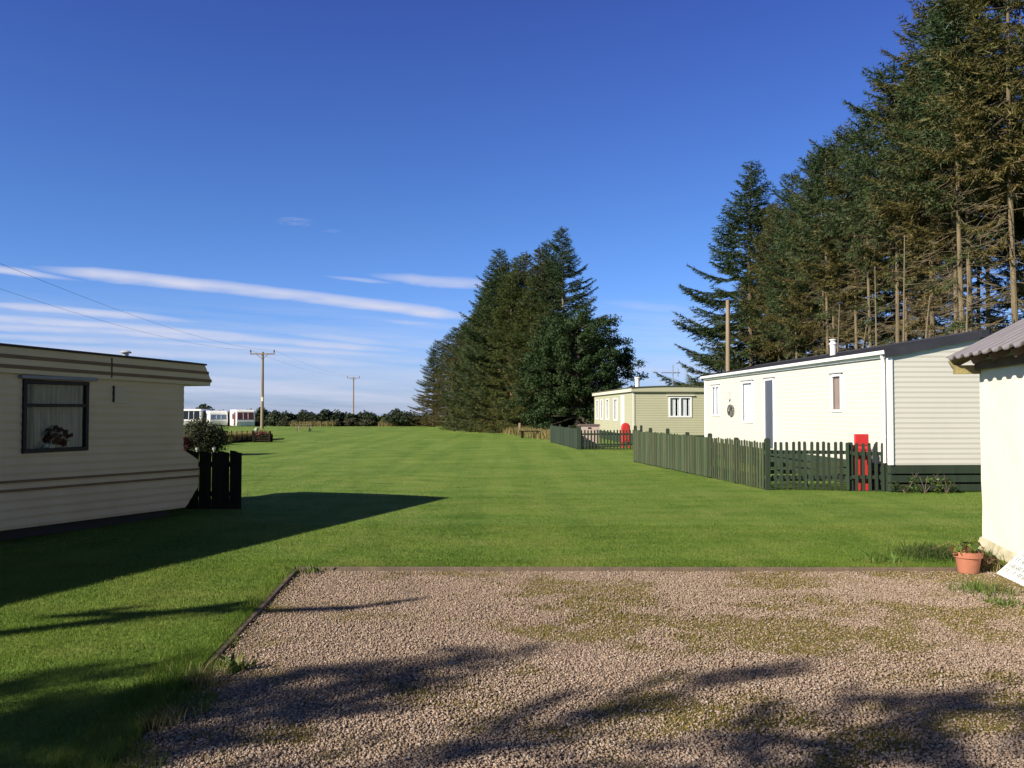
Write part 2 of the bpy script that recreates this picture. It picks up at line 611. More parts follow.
def gravel_stones():
    ph = (1 + 5 ** .5) / 2
    ico = np.array([(-1, ph, 0), (1, ph, 0), (-1, -ph, 0), (1, -ph, 0), (0, -1, ph), (0, 1, ph), (0, -1, -ph), (0, 1, -ph),
                    (ph, 0, -1), (ph, 0, 1), (-ph, 0, -1), (-ph, 0, 1)]) / 1.9
    fc = np.array([(0, 11, 5), (0, 5, 1), (0, 1, 7), (0, 7, 10), (0, 10, 11), (1, 5, 9), (5, 11, 4), (11, 10, 2), (10, 7, 6), (7, 1, 8),
                   (3, 9, 4), (3, 4, 2), (3, 2, 6), (3, 6, 8), (3, 8, 9), (4, 9, 5), (2, 4, 11), (6, 2, 10), (8, 6, 7), (9, 8, 1)])
    octa = np.array([(1, 0, 0), (0, 1, 0), (-1, 0, 0), (0, -1, 0), (0, 0, 1), (0, 0, -1)]) * 1.15
    ofc = np.array([(0, 1, 4), (1, 2, 4), (2, 3, 4), (3, 0, 4), (1, 0, 5), (2, 1, 5), (3, 2, 5), (0, 3, 5)])

    def scatter(base_v, base_f, y0, y1, dens, r0, r1):
        n = int(dens * (y1 - y0) * 7.7)
        y = rng.uniform(y0, y1, n)
        x = rng.uniform(-2.2, 5.67, n)
        ok = (x < 0.66 * y + 0.5) & (x > gx(y) + .03)
        x, y = x[ok], y[ok]
        ms = np.array([moss_at(a, b) for a, b in zip(x, y)])
        edge = np.clip((x - gx(y)) / 0.35, 0, 1)
        keep = rng.random(len(x)) > np.clip(ms * 0.72, 0, 0.72)
        keep &= rng.random(len(x)) < 0.25 + 0.75 * edge
        x, y, ms = x[keep], y[keep], ms[keep]
        n = len(x)
        r = rng.uniform(r0, r1, n) * rng.uniform(0.75, 1.3, n)
        s = np.stack([rng.uniform(.8, 1.3, n), rng.uniform(.7, 1.1, n), rng.uniform(.5, .9, n)], 1) * r[:, None]
        k = len(base_v)
        P = base_v[None] * (1 + rng.uniform(-.25, .25, (n, k, 1))) * s[:, None, :]
        a = rng.uniform(0, 6.283, n)
        tl = rng.normal(0, .4, n)
        ca, sa, ct, st = np.cos(a), np.sin(a), np.cos(tl), np.sin(tl)
        x1 = P[..., 0] * ct[:, None] - P[..., 2] * st[:, None]
        z1 = P[..., 0] * st[:, None] + P[..., 2] * ct[:, None]
        x2 = x1 * ca[:, None] - P[..., 1] * sa[:, None]
        y2 = x1 * sa[:, None] + P[..., 1] * ca[:, None]
        V = np.stack([x2 + x[:, None], y2 + y[:, None], z1 + (GZ + r * rng.uniform(.1, 1.2, n))[:, None]], 2).reshape(-1, 3)
        F = (base_f[None] + (np.arange(n) * k)[:, None, None]).reshape(-1, 3)
        return V, F, np.repeat(rng.random(n), len(base_f))
    V1, F1, t1 = scatter(ico, fc, 3.0, 4.7, 8200, .0040, .0080)
    V2, F2, t2 = scatter(octa, ofc, 4.7, GY1 - .03, 8200, .0036, .0078)
    V, F, t = np.concatenate([V1, V2]), np.concatenate([F1, F2 + len(V1)]), np.concatenate([t1, t2])
    m, nt, out = nodes_of('gravel stone')
    b = nt.nodes.new('ShaderNodeBsdfPrincipled')
    nt.links.new(b.outputs[0], out.inputs[0])
    at_ = nt.nodes.new('ShaderNodeAttribute')
    at_.attribute_name = 'tint'
    col = ramp(nt, at_.outputs['Fac'], [(0, (0.20, 0.150, 0.112)), (.3, (0.288, 0.214, 0.152)), (.6, (0.362, 0.274, 0.198)), (.88, (0.405, 0.325, 0.25)), (1, (0.52, 0.46, 0.395))])
    g = nt.nodes.new('ShaderNodeNewGeometry').outputs['Position']
    col = mixc(nt, mth(nt, 'MULTIPLY', noise_fac(nt, g, 120, 2), 0.5), col, (0.22, 0.155, 0.11))
    nt.links.new(col, b.inputs['Base Color'])
    b.inputs['Roughness'].default_value = 0.8
    b.inputs['Specular IOR Level'].default_value = 0.25
    tag(np_mesh('gravel', V, F, m, t), 'pinkish brown loose gravel stones covering the parking plot', 'gravel', kind='stuff')


gravel_stones()


def blades(x, y, z, h, wd, lean=0.5, face=None):
    """bent two-triangle grass blades, returns V, F, per-face index"""
    n = len(x)
    a = rng.uniform(0, 6.283, n)
    l = rng.uniform(0.1, 1.0, n) * lean * h
    b = rng.uniform(0, 6.283, n)
    dx, dy = np.cos(a) * wd / 2, np.sin(a) * wd / 2
    lx, ly = np.cos(b) * l, np.sin(b) * l
    z = np.broadcast_to(z, (n,))
    p0 = np.stack([x - dx, y - dy, z - .004], 1)
    p1 = np.stack([x + dx, y + dy, z - .004], 1)
    p2 = np.stack([x + lx * .35 + dx * .8, y + ly * .35 + dy * .8, z + h * .6], 1)
    p3 = np.stack([x + lx, y + ly, z + h], 1)
    p4 = np.stack([x + lx * .35 - dx * .8, y + ly * .35 - dy * .8, z + h * .6], 1)
    V = np.stack([p0, p1, p2, p3, p4], 1).reshape(-1, 3)
    k = (np.arange(n) * 5)[:, None]
    F = np.concatenate([k + np.array([[0, 1, 2]]), k + np.array([[0, 2, 4]]), k + np.array([[4, 2, 3]])], 1).reshape(-1, 3)
    return V, F


GRASS = leaf_mat('grass blade', [(0, (0.095, 0.165, 0.017)), (.45, (0.135, 0.212, 0.024)), (.85, (0.168, 0.235, 0.034)), (1, (0.27, 0.26, 0.085))],
                 0.6, 0.3, 0.15, 0.9, (0.18, 0.22, 0.045))


def lawn_blades():
    bandsY = [(2.9, 5, 9000, .021, .0026), (5, 7, 7500, .021, .0028), (7, 9.2, 5200, .022, .0034), (9.2, 12, 2600, .018, .0045),
              (12, 16, 1000, .013, .006), (16, 21, 380, .012, .007), (21, 27, 120, .010, .008)]
    VV, FF, TT, off = [], [], [], 0
    for y0, y1, dens, h, wd in bandsY:
        hw = 0.62 * y1 + 0.8
        n = int(dens * (y1 - y0) * 2 * hw)
        x, y = rng.uniform(-hw, hw, n), rng.uniform(y0, y1, n)
        ok = np.abs(x) < 0.62 * y + 0.8
        rag = np.array([max(0.0, mnoise.noise(Vector((0, q * 2.3, 4.4))) * .8 + .16) * max(0.0, min(1.0, (6.6 - q) / 1.6)) if q < 6.6 else 0.0 for q in y]) * rng.random(len(y)) ** .6
        onbed = (x > gx(y) + 0.01) & (y < GY1 + 0.03)
        inside = (x > gx(y) + 0.02 + rag) & (y < GY1 + 0.03)
        ok &= ~inside
        x, y, onbed = x[ok], y[ok], onbed[ok]
        near_edge = ((np.abs(x - gx(y)) < np.where(y < 5.8, .26, .13)) & (y < GY1)) | ((np.abs(y - GY1) < .08) & (x > GX0))
        hh = h * rng.uniform(.5, 1.3, len(x)) * np.where(near_edge, np.where(y < 5.8, 2.3, 2.0), 1.0)
        V, F = blades(x, y, np.where(onbed, GZ, 0.0), hh, wd * rng.uniform(.7, 1.3, len(x)), 0.75)
        VV.append(V)
        FF.append(F + off)
        off += len(V)
        TT.append(np.repeat(rng.random(len(x)), 3))
    tag(np_mesh('grass', np.concatenate(VV), np.concatenate(FF), GRASS, np.concatenate(TT)),
        'short mown green grass blades of the lawn around the gravel plot', 'grass', kind='stuff')


lawn_blades()


def moss_tufts():
    n = 170000
    x, y = rng.uniform(-2.2, 5.4, n), rng.uniform(3.1, GY1, n)
    ok = (x < 0.66 * y + .4)
    x, y = x[ok], y[ok]
    ms = np.array([moss_at(a, b) for a, b in zip(x, y)])
    nn = np.array([mnoise.noise(Vector((a * 5, b * 5, 1.7))) for a, b in zip(x, y)])
    keep = (rng.random(len(x)) < ms * .8) & (nn > -.25)
    keep |= (x < gx(y) + .42 * rng.random(len(x))) & (rng.random(len(x)) < .5)
    keep &= x > gx(y)
    x, y = x[keep], y[keep]
    V, F = blades(x, y, GZ, rng.uniform(.008, .024, len(x)), rng.uniform(.003, .006, len(x)), 1.4)
    m = leaf_mat('moss and weed grass', [(0, (0.12, 0.115, 0.022)), (.5, (0.215, 0.185, 0.045)), (1, (0.36, 0.275, 0.10))], .7, .25, .2)
    tag(np_mesh('moss', V, F, m, np.repeat(rng.random(len(x)), 3)), 'yellowish green moss and thin grass growing through the gravel', 'moss', kind='stuff')


moss_tufts()

WOOD_OLD = mat('weathered timber', (0.19, 0.14, 0.095), (0.10, 0.075, 0.055), 6, .85, .4, 40, stretch=(1, 1, .2))
e = MB()
e.beam((gx(GY1) + .03, GY1 - .026, -.018), (4.55, GY1 - .024, -.026), .045, .085)
tag(e.build('edging_board', WOOD_OLD, bevel=.004), 'long weathered timber edging board between the far edge of the gravel and the lawn', 'edging board')
e = MB()
e.beam((gx(5.3) + .024, 5.3, -.045), (gx(GY1) + .024, GY1 - .03, -.032), .04, .075)
tag(e.build('edging_board', WOOD_OLD, bevel=.004), 'overgrown timber edging board along the gravel side nearest the striped caravan', 'edging board')


def leafy_plant(name, label, cat, loc, n, h, wd, m, lean=1.0, group=None, spread=.08, parent=None, broad=1.0):
    x, y = rng.normal(0, spread, n), rng.normal(0, spread, n)
    hh = h * rng.uniform(.5, 1.1, n)
    V, F = blades(x, y, 0.0, hh, wd * rng.uniform(.6, 1.3, n), lean)
    o = np_mesh(name, V, F, m, np.repeat(rng.random(n), 3))
    o.location = loc
    return tag(o, label, cat, group)


WEED = leaf_mat('weed leaf', [(0, (0.05, 0.10, 0.015)), (.6, (0.10, 0.17, 0.03)), (1, (0.20, 0.20, 0.06))], .5, .3, .3)
WEED_DARK = leaf_mat('dark weed leaf', [(0, (.022, .045, .010)), (.7, (.05, .085, .018)), (1, (.10, .09, .03))], .6, .25, .2)
WEED_DRY = leaf_mat('dry weed leaf', [(0, (0.15, 0.14, 0.04)), (.6, (0.24, 0.22, 0.08)), (1, (0.32, 0.26, 0.12))], .7, .3, .2)
leafy_plant('weed', 'broad leaved green weed rooted at the grassy edge of the gravel', 'weed', gp(238, 672, GZ), 26, .11, .03, WEED, 1.3, spread=.05)
leafy_plant('weed', 'dry yellow tuft of grass on the shaded corner of the gravel', 'weed', gp(200, 684, GZ), 140, .12, .006, WEED_DRY, 1.3, spread=.07)
leafy_plant('weed', 'yellow grass tuft deep in the shade on the gravel', 'weed', gp(164, 724, GZ), 120, .10, .006, WEED_DRY, 1.3, spread=.06)
leafy_plant('weed', 'green weed standing at the timber edging opposite the picket fence', 'weed', gp(884, 563, 0), 34, .13, .02, WEED, 1.2, spread=.12)
leafy_plant('weed', 'low yellowish grass clump growing in front of the terracotta pot', 'weed', gp(981, 592, GZ), 260, .10, .008, WEED, 1.4, spread=.13)
leafy_plant('weed', 'grey green low weed in the gravel below the leaning white sign', 'weed', gp(1002, 604, GZ), 120, .06, .012, WEED, 1.6, spread=.08)
leafy_plant('weed', 'leafy weed at the corner of the timber edging by the gravel', 'weed', gp(305, 571, 0), 60, .07, .018, WEED, 1.5, spread=.12)


def leaf_cloud(n, cen, rad, size, r_=None, flat=.7):
    """n random leaf quads inside an ellipsoid: V, F"""
    r_ = r_ or rng
    d = r_.normal(size=(n, 3))
    d /= np.linalg.norm(d, axis=1)[:, None]
    rr = r_.random(n) ** (1 / 3) if flat is None else (flat + (1 - flat) * r_.random(n))
    p = np.array(cen) + d * rr[:, None] * np.array(rad)
    return leaf_quads(p, d, size, r_)


def leaf_quads(p, d, size, r_):
    n = len(p)
    nn = d + r_.normal(0, .6, (n, 3)) + np.array([0, 0, .35])
    nn /= np.linalg.norm(nn, axis=1)[:, None]
    a = np.cross(nn, r_.normal(size=(n, 3)))
    a /= np.linalg.norm(a, axis=1)[:, None]
    b = np.cross(nn, a)
    s = (size * r_.uniform(.6, 1.3, n))[:, None]
    V = np.stack([p - a * s * .5, p + b * s * .32 - nn * s * .06, p + a * s * .5, p - b * s * .32 - nn * s * .06], 1).reshape(-1, 3)
    F = np.arange(n * 4).reshape(-1, 4)
    return V, F


# ------------------------------------------------------------------ shared building helpers
def siding(mb, O, U, N, z0, z1, ulim, openings=(), period=.15, depth=.012, kinks=()):
    """horizontal lap boards; ulim(z) -> (left, right); openings (u0, u1, z0, z1)"""
    P = lambda u, z, o: O + U * u + N * o + Z * z
    nrow = int(math.ceil((z1 - z0) / period))
    for k in range(nrow):
        zr = z0 + k * period
        ze = min(zr + period, z1)
        lip = min(.05, period * .38)
        cuts = [zr, min(zr + lip, ze), ze] + [q for q in kinks if zr + 1e-4 < q < ze - 1e-4] + [q for op in openings for q in op[2:] if zr + 1e-4 < q < ze - 1e-4]
        cuts = sorted(set(cuts))
        for a, b in zip(cuts[:-1], cuts[1:]):
            zm = (a + b) / 2
            la, ra = ulim(a)
            lb, rb = ulim(b)
            prf = lambda z: depth * ((z - zr) / lip if z - zr < lip else max(0, 1 - (z - zr - lip) / (period - lip)) ** 1.4)
            oa, ob = prf(a), prf(b)
            ops = sorted([op for op in openings if op[2] < zm < op[3]])
            spans, l0 = [], (la, lb)
            for op in ops:
                spans.append((l0, (op[0], op[0])))
                l0 = (op[1], op[1])
            spans.append((l0, (ra, rb)))
            for (s0, s1), (t0, t1) in spans:
                mb.quad(P(s0, a, oa), P(t0, a, oa), P(t1, b, ob), P(s1, b, ob))


GLASS = glass_mat('window glass')
GLASS_DIM = glass_mat('old window glass', (.62, .66, .62), .03)
NET = mat('net curtain', (.62, .57, .44), (.30, .27, .20), 3, .9, stretch=(8, 8, .6))
WHITE_CURTAIN = mat('white curtain', (.86, .86, .84), (.74, .74, .73), 3, .9, stretch=(8, 8, .6))
WHITE_PVC = mat('white window plastic', (.82, .82, .80), (.76, .76, .74), 3, .35)
DARK_ROOM = mat('dark room', (.03, .03, .035), (.02, .02, .02), 3, .9)


def curtain_mesh(O, U, N, u0, u1, z0, z1, n, amp=.02, waves=9):
    c = MB()
    P = lambda u, z, o: O + U * u + N * o + Z * z
    k = max(12, int(waves * 6))
    pts = []
    for i in range(k + 1):
        t = i / k
        o = n + amp * math.sin(t * waves * 6.283 + 1.3 * math.sin(t * 9)) * (.6 + .4 * math.sin(t * 5 + 1))
        pts.append((u0 + (u1 - u0) * t, o))
    for (a, oa), (b, ob) in zip(pts[:-1], pts[1:]):
        c.quad(P(a, z0, oa), P(b, z0, ob), P(b, z1, ob), P(a, z1, oa))
    return c


def window(parent, O, U, N, u0, u1, z0, z1, fm, fw=.05, bars_u=(), bars_z=(), curt=NET, glass=GLASS, proud=.03, spans=None, label=None, waves=8, name='window'):
    f = MB()
    f.ubox(O, U, N, u0, u1, -.015, proud, z0, z0 + fw)
    f.ubox(O, U, N, u0, u1, -.015, proud, z1 - fw, z1)
    f.ubox(O, U, N, u0, u0 + fw, -.015, proud - .002, z0 + fw, z1 - fw)
    f.ubox(O, U, N, u1 - fw, u1, -.015, proud - .002, z0 + fw, z1 - fw)
    for bu in bars_u:
        f.ubox(O, U, N, bu - fw * .45, bu + fw * .45, -.02, proud - .005, z0 + fw, z1 - fw)
    for bz in bars_z:
        f.ubox(O, U, N, u0 + fw, u1 - fw, -.022, proud - .008, bz - fw * .4, bz + fw * .4)
    wn = f.build(name, fm, parent, bevel=.004)
    if label:
        wn['label'] = label
    g = MB()
    P = lambda u, z, o: O + U * u + N * o + Z * z
    g.quad(P(u0 + fw * .5, z0 + fw * .5, 0), P(u1 - fw * .5, z0 + fw * .5, 0), P(u1 - fw * .5, z1 - fw * .5, 0), P(u0 + fw * .5, z1 - fw * .5, 0))
    g.build('pane', glass, wn)
    for a, b in (spans or [(u0, u1)]):
        curtain_mesh(O, U, N, a, b, z0 + .01, z1 - .01, -.045, .014, max(2, waves * (b - a) / (u1 - u0))).build('curtain', curt, wn)
    return wn


def bnoise(mb, amp=.01, sc_=3):
    for i, p in enumerate(mb.v):
        v = mnoise.noise_vector(Vector(p) * sc_) * amp
        mb.v[i] = (p[0] + v.x, p[1] + v.y, p[2] + v.z)


# ------------------------------------------------------------------ the striped caravan on the lawn
CAR_CREAM = mat('aged cream caravan metal', (.56, .43, .25), (.50, .38, .21), 1.5, .5, .05, 8, dirt=(.38, .28, .14), dscale=2.0, damount=.25)
EAVES_CREAM = mat('aged yellowish eaves metal', (.56, .445, .255), (.50, .39, .215), 1.5, .5, .05, 8, dirt=(.40, .29, .13), dscale=2.0, damount=.35)
CAR_STRIPE = mat('brown caravan stripe', (.15, .08, .028), (.12, .06, .022), 4, .5)
DARK_METAL = mat('dark window metal', (.022, .017, .014), (.015, .012, .011), 4, .5, spec=.2)
BLACK = mat('black painted shade', (.02, .02, .02), (.03, .028, .025), 3, .8)  # flat black standing in for the shade under the floors


def striped_caravan():
    ex = Vector((.344, .939, 0)).normalized()
    rz = math.atan2(ex.y, ex.x)
    t = thing('static_caravan', 'old cream static caravan with brown stripes and a dark framed window in shade', 'caravan', (-4.96, 13.0, 0), rz)
    L0 = -10.6
    sl_ = math.tan(R(1.0))
    tilt = lambda mb: [mb.v.__setitem__(i, (p[0], p[1], p[2] - sl_ * p[0])) for i, p in enumerate(mb.v)]
    O, U, N = Vector((0, 0, 0)), Vector((1, 0, 0)), Vector((0, -1, 0))
    zb, zt = .128, 1.99
    wu0, wu1, wz0, wz1 = -2.784, -1.804, 1.035, 1.93
    W = 3.0
    b = MB()
    def xr(z):
        return float(np.interp(z, [zb, .42, .84, 1.0, 1.001, 3], [.06, .33, .33, 0.0, 0, 0]))
    siding(b, O, U, N, zb, zt, lambda z: (L0, xr(z)), [(wu0, wu1, wz0, wz1)], .105, .006, (.42, .84, 1.0))
    # the swelling front end below the waist
    prof = [(0, zb), (.06, zb), (.33, .42), (.33, .84), (.0, 1.0)]
    for (a, b0), (c, d) in zip(prof[1:-1], prof[2:]):
        b.quad((a, 0, b0), (c, 0, d), (c, W, d), (a, W, b0))
    for yy in (W,):
        k = 14
        zz = sorted([zb + (1.0 - zb) * i / k for i in range(k + 1)] + [.42, .84])
        for z0_, z1_ in zip(zz[:-1], zz[1:]):
            off0, off1 = (-.009, -.001) if yy == 0 else (.009, .001)
            b.quad((0, yy + off0, z0_), (xr(z0_), yy + off0, z0_), (xr(z1_), yy + off1, z1_), (0, yy + off1, z1_))
    b.quad((0, 0, 1.0), (0, W, 1.0), (0, W, zt), (0, 0, zt))
    b.quad((L0, 0, zb), (L0, W, zb), (L0, W, zt), (L0, 0, zt))
    b.quad((L0, W, zb), (0, W, zb), (0, W, zt), (L0, W, zt))
    b.quad((L0, 0, zb), (.06, 0, zb), (.06, W, zb), (L0, W, zb))
    tilt(b)
    b.build('body', CAR_CREAM, t)
    # eaves box with sloped ends, slightly proud of the wall
    r = MB()
    y0, y1 = -.05, W + .05
    prof = [(L0 - .1, 1.985), (.53, 1.985), (.55, 2.08), (.40, 2.31), (L0 - .1, 2.31)]
    r.prism(prof, lambda a, bb, h: (a, h, bb), y0, y1)
    tilt(r)
    r.build('eaves_panel', EAVES_CREAM, t, bevel=.006)
    s = MB()
    k = 10
    for i in range(k):
        a0, a1 = i / k, (i + 1) / k
        f = lambda q: 2.296 + .10 * (1 - (2 * q - 1) ** 2)
        yy0, yy1 = -.075 + a0 * (W + .15), -.075 + a1 * (W + .15)
        s.hexa([(L0 - .12, yy0, f(a0)), (.42, yy0, f(a0)), (.42, yy1, f(a1)), (L0 - .12, yy1, f(a1)),
                (L0 - .12, yy0, f(a0) + .028), (.42, yy0, f(a0) + .028), (.42, yy1, f(a1) + .028), (L0 - .12, yy1, f(a1) + .028)])
    tilt(s)
    s.build('roof', DARK_METAL, t)
    for zc, yf, x1 in ((2.065, -.058, .545), (2.185, -.058, .478)):
        q = MB()
        q.box(L0, x1, yf, yf + .006, zc - .023, zc + .023)
        q.box(x1 - .01, x1 + .008, yf, W, zc - .023, zc + .023)
        tilt(q)
        q.build('stripe', CAR_STRIPE, t)
    for zc in (.695, .59):
        q = MB()
        q.box(L0, .338, -.020, -.010, zc - .016, zc + .016)
        tilt(q)
        q.build('stripe', CAR_STRIPE, t)
    q = MB()
    q.box(-1.462, -1.45, -.062, -.052, 2.01, 2.28)
    tilt(q)
    q.build('seam', DARK_METAL, t)
    # window with drip rail
    sh = sl_ * 2.2
    Ow = Vector((0, 0, sh))
    window(t, Ow, U, N, wu0, wu1, wz0, wz1, DARK_METAL, .05, (), (1.62,), NET, GLASS_DIM, .035, spans=[(wu0, wu1)], waves=11)
    d = MB()
    d.ubox(Ow, U, N, wu0 - .06, wu1 + .1, -.01, .075, wz1 + .012, wz1 + .055)
    d.build('drip_rail', mat('grey drip rail', (.22, .22, .22), (.17, .17, .17), 4, .5), t, bevel=.006)
    # hatch plate, roof vent, black boards painting the shade gap under the floor
    h = MB()
    h.ubox(Vector((0, 0, .03)), U, N, -1.36, -1.15, -.005, .014, 1.66, 1.88)
    h.build('hatch', mat('grey cream hatch', (.50, .40, .25), (.46, .37, .23), 5, .5), t, bevel=.004)
    h = MB()
    h.ubox(Vector((0, 0, .03)), U, N, -1.385, -1.362, -.005, .02, 1.68, 1.90)
    h.build('hatch_hinge', DARK_METAL, t)
    v = MB()
    v.lathe([(.04, 0), (.04, .045), (.075, .05), (.08, .062), (.05, .082), (.015, .086)], 16, (-.80, .35, 2.355 + sl_ * .8))
    v.build('roof_vent', mat('white vent plastic', (.5, .5, .49), (.42, .42, .42), 5, .4), t, smooth=False)
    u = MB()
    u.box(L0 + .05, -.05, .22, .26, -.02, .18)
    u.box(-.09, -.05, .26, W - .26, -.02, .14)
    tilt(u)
    u.build('skirt_and_shade', BLACK, t)
    return t


striped_caravan()

# flowers standing on the window sill inside
fx = Vector((.344, .939, 0)).normalized()
fy = Vector((-.939, .344, 0)).normalized()
fp = Vector((-4.96, 13, 0)) + fx * -2.36 + fy * .03
ft = thing('flower_vase', 'vase of red leaves and pale flowers behind the glass of the striped caravan', 'flowers', (fp.x, fp.y, 1.105))
v = MB()
v.lathe([(.03, 0), (.038, .05), (.03, .1), (.033, .12)], 12)
v.build('vase', mat('pale vase', (.7, .68, .6), (.6, .58, .5), 5, .3), ft)


V, F = leaf_cloud(110, (.05, .05, .17), (.19, .16, .13), .09)
np_mesh('leaf_bunch', V, F, leaf_mat('red autumn leaf', [(0, (.06, .025, .015)), (.7, (.14, .06, .028)), (1, (.10, .09, .03))], .6, .3), rng.random(len(F)), ft)
V, F = leaf_cloud(60, (-.03, -.03, .045), (.15, .10, .04), .05)
np_mesh('flower_bunch', V, F, leaf_mat('pale flower petal', [(0, (.6, .55, .25)), (1, (.9, .88, .75))], .6, .3), rng.random(len(F)), ft)

# ------------------------------------------------------------------ white holiday home
HOME_CREAM = mat('cream vinyl siding', (.60, .588, .51), (.575, .565, .49), 1.2, .45, .03, 12, dirt=(.50, .49, .40), dscale=1.0, damount=.3, stretch=(1, 1, .5))
ROOF_DARK = mat('charcoal roof sheet', (.045, .045, .052), (.03, .03, .035), 3, .45)
GREEN_DARK = mat('dark green fence stain', (.028, .045, .024), (.018, .028, .016), 5, .8, .3, 30, stretch=(1, 1, .15), island=.25)
GREEN_FENCE = mat('weathered green fence stain', (.034, .052, .022), (.056, .070, .032), 3, .85, .3, 30, stretch=(4, 4, .35), dirt=(.12, .10, .05), dscale=2.0, damount=.6, island=.35)
dirL = Vector((-.049, 1, 0)).normalized()
RZH = math.atan2(dirL.y, dirL.x)


def s_of(px, X0, Y0):
    u = (px - 512) / FPX
    return (X0 - u * Y0) / (u + .049)


def white_home():
    X0, Y0 = 7.38, 16.8
    t = thing('mobile_home', 'large cream white mobile home with a dark pitched roof behind the picket fence', 'mobile home', (X0, Y0, 0), RZH)
    L, W = 13.2, 3.75
    zb, ze, zp = .525, 2.69, 3.05
    O, U, N = Vector((0, 0, 0)), Vector((1, 0, 0)), Vector((0, 1, 0))
    ops = [(2.16, 2.69, 1.56, 2.40), (6.38, 7.12, .56, 2.46), (8.12, 9.13, 1.22, 2.45), (11.45, 12.35, 1.40, 2.42)]
    b = MB()
    siding(b, O, U, N, zb, ze, lambda z: (0, L), ops, .10, .004)
    O2, U2, N2 = Vector((0, 0, 0)), Vector((0, -1, 0)), Vector((-1, 0, 0))
    gl = lambda z: (0, W) if z <= ze else ((z - ze) / (zp - ze) * W / 2, W - (z - ze) / (zp - ze) * W / 2)
    siding(b, O2, U2, N2, zb, zp, gl, (), .10, .0065)
    siding(b, Vector((L, 0, 0)), U2, -N2, zb, zp, gl, (), .10, .0065)
    siding(b, Vector((0, -W, 0)), U, -N, zb, ze, lambda z: (0, L), (), .15, .014)
    b.quad((0, 0, zb), (L, 0, zb), (L, -W, zb), (0, -W, zb))
    b.build('wall', HOME_CREAM, t)
    for xa, xb in ((-.028, .07), (L - .07, L + .028)):
        tr = MB()
        tr.box(xa, xb, -.055, .026, zb, ze)
        tr.build('corner_trim', WHITE_PVC, t, bevel=.006)
    # pitched roof of pressed sheet with ribs
    ov, eo = .035, .11
    m = (zp - ze) / (W / 2)
    rf = MB()
    for sgn in (0, 1):
        ya = eo if sgn == 0 else -W - eo
        za = ze - m * eo + .05
        ym, zm = -W / 2, zp + .05
        rf.hexa([(-ov, ya, za), (L + ov, ya, za), (L + ov, ym, zm), (-ov, ym, zm),
                 (-ov, ya, za + .05), (L + ov, ya, za + .05), (L + ov, ym, zm + .05), (-ov, ym, zm + .05)])
        n = int((L + 2 * ov) / .33)
        for i in range(n):
            xx = -ov + .08 + i * .33
            d1, d2 = Vector((xx, ya, za + .05)), Vector((xx, ym, zm + .05))
            rf.beam(d1, d2, .045, .03)
    rf.beam((-ov, -W / 2, zp + .105), (L + ov, -W / 2, zp + .105), .22, .03)
    roof = rf.build('roof', ROOF_DARK, t)
    for x in (-ov - .02, L + ov + .02):
        bg_ = MB()
        for ya in (eo + .01, -W - eo - .01):
            za = ze - m * eo + .02
            bg_.beam((x, ya, za), (x, -W / 2, zp + .035), .03, .15)
        bg_.build('bargeboard', ROOF_DARK, t)
    bg_ = MB()
    bg_.box(-ov - .055, -ov - .037, -W / 2 - .10, -W / 2 + .10, zp - .03, zp + .13)
    bg_.build('ridge_end', ROOF_DARK, t)
    g = MB()
    zg = ze + .03
    g.box(-.045, L + .04, .03, .06, zg - .09, zg + .03)
    g.box(-.06, L + .06, .063, .15, zg - .03, zg + .045)
    g.build('gutter', WHITE_PVC, t, bevel=.01)
    dp = MB()
    dp.tube([(.13, .09, zg - .02), (.13, .055, zg - .2), (.13, .055, .56)], .032, 10)
    dp.build('drainpipe', WHITE_PVC, t)
    fl = MB()
    zf = ze + m * 1.0
    fl.lathe([(.075, 0), (.075, .36), (.10, .365), (.10, .40), (.06, .42), (.06, .47), (.09, .475), (.09, .50)], 14, (4.8, -.95, zf))
    fl.build('flue', mat('white flue metal', (.78, .78, .76), (.7, .7, .68), 4, .4), t)
    # door and windows on the long side
    BL = mat('brown window blind', (.34, .24, .18), (.30, .21, .16), 4, .8)
    window(t, O, U, N, *ops[0], WHITE_PVC, .05, curt=BL, waves=3, glass=GLASS, label='narrow window with a brown blind')
    window(t, O, U, N, *ops[2], WHITE_PVC, .06, curt=WHITE_CURTAIN, waves=8, label='tall window with white net curtain')
    window(t, O, U, N, *ops[3], WHITE_PVC, .06, bars_u=(11.9,), curt=WHITE_CURTAIN, waves=8)
    for (u0, u1, z0, z1) in ops:
        hd = MB()
        hd.ubox(O, U, N, u0 - .08, u1 + .08, .0, .06, z1 + .02, z1 + .05)
        hd.build('window_head', mat('shadow grey drip strip', (.5, .5, .5), (.45, .45, .45), 4, .5), t)
    df = MB()
    u0, u1, z0, z1 = ops[1]
    df.ubox(O, U, N, u0, u0 + .05, -.03, .03, z0, z1)
    df.ubox(O, U, N, u1 - .05, u1, -.03, .03, z0, z1)
    df.ubox(O, U, N, u0 + .05, u1 - .05, -.03, .03, z1 - .05, z1)
    door = MB()
    door.ubox(O, U, N, u0 + .052, u1 - .052, -.03, .012, z0, z1 - .052)
    d = door.build('door', mat('slate blue door paint', (.075, .088, .115), (.065, .075, .10), 3, .35), t)
    d['label'] = 'slate blue front door'
    df.build('door_frame', WHITE_PVC, d, bevel=.004)
    hn = MB()
    hn.ubox(O, U, N, u0 + .09, u0 + .11, .014, .05, 1.42, 1.56)
    hn.build('handle', mat('steel handle', (.5, .5, .5), (.4, .4, .4), 4, .3, metal=1), d)
    # open timber skirting below the wall
    for k, (z0, z1) in enumerate(((.36, .515), (.19, .325), (.02, .15))):
        q = MB()
        q.box(.02, L, -.035, .0, z0, z1)
        q.build('skirt_board', GREEN_DARK, t)
        q = MB()
        q.box(-.0, .03, -W, .0, z0, z1)
        q.build('skirt_board', GREEN_DARK, t)
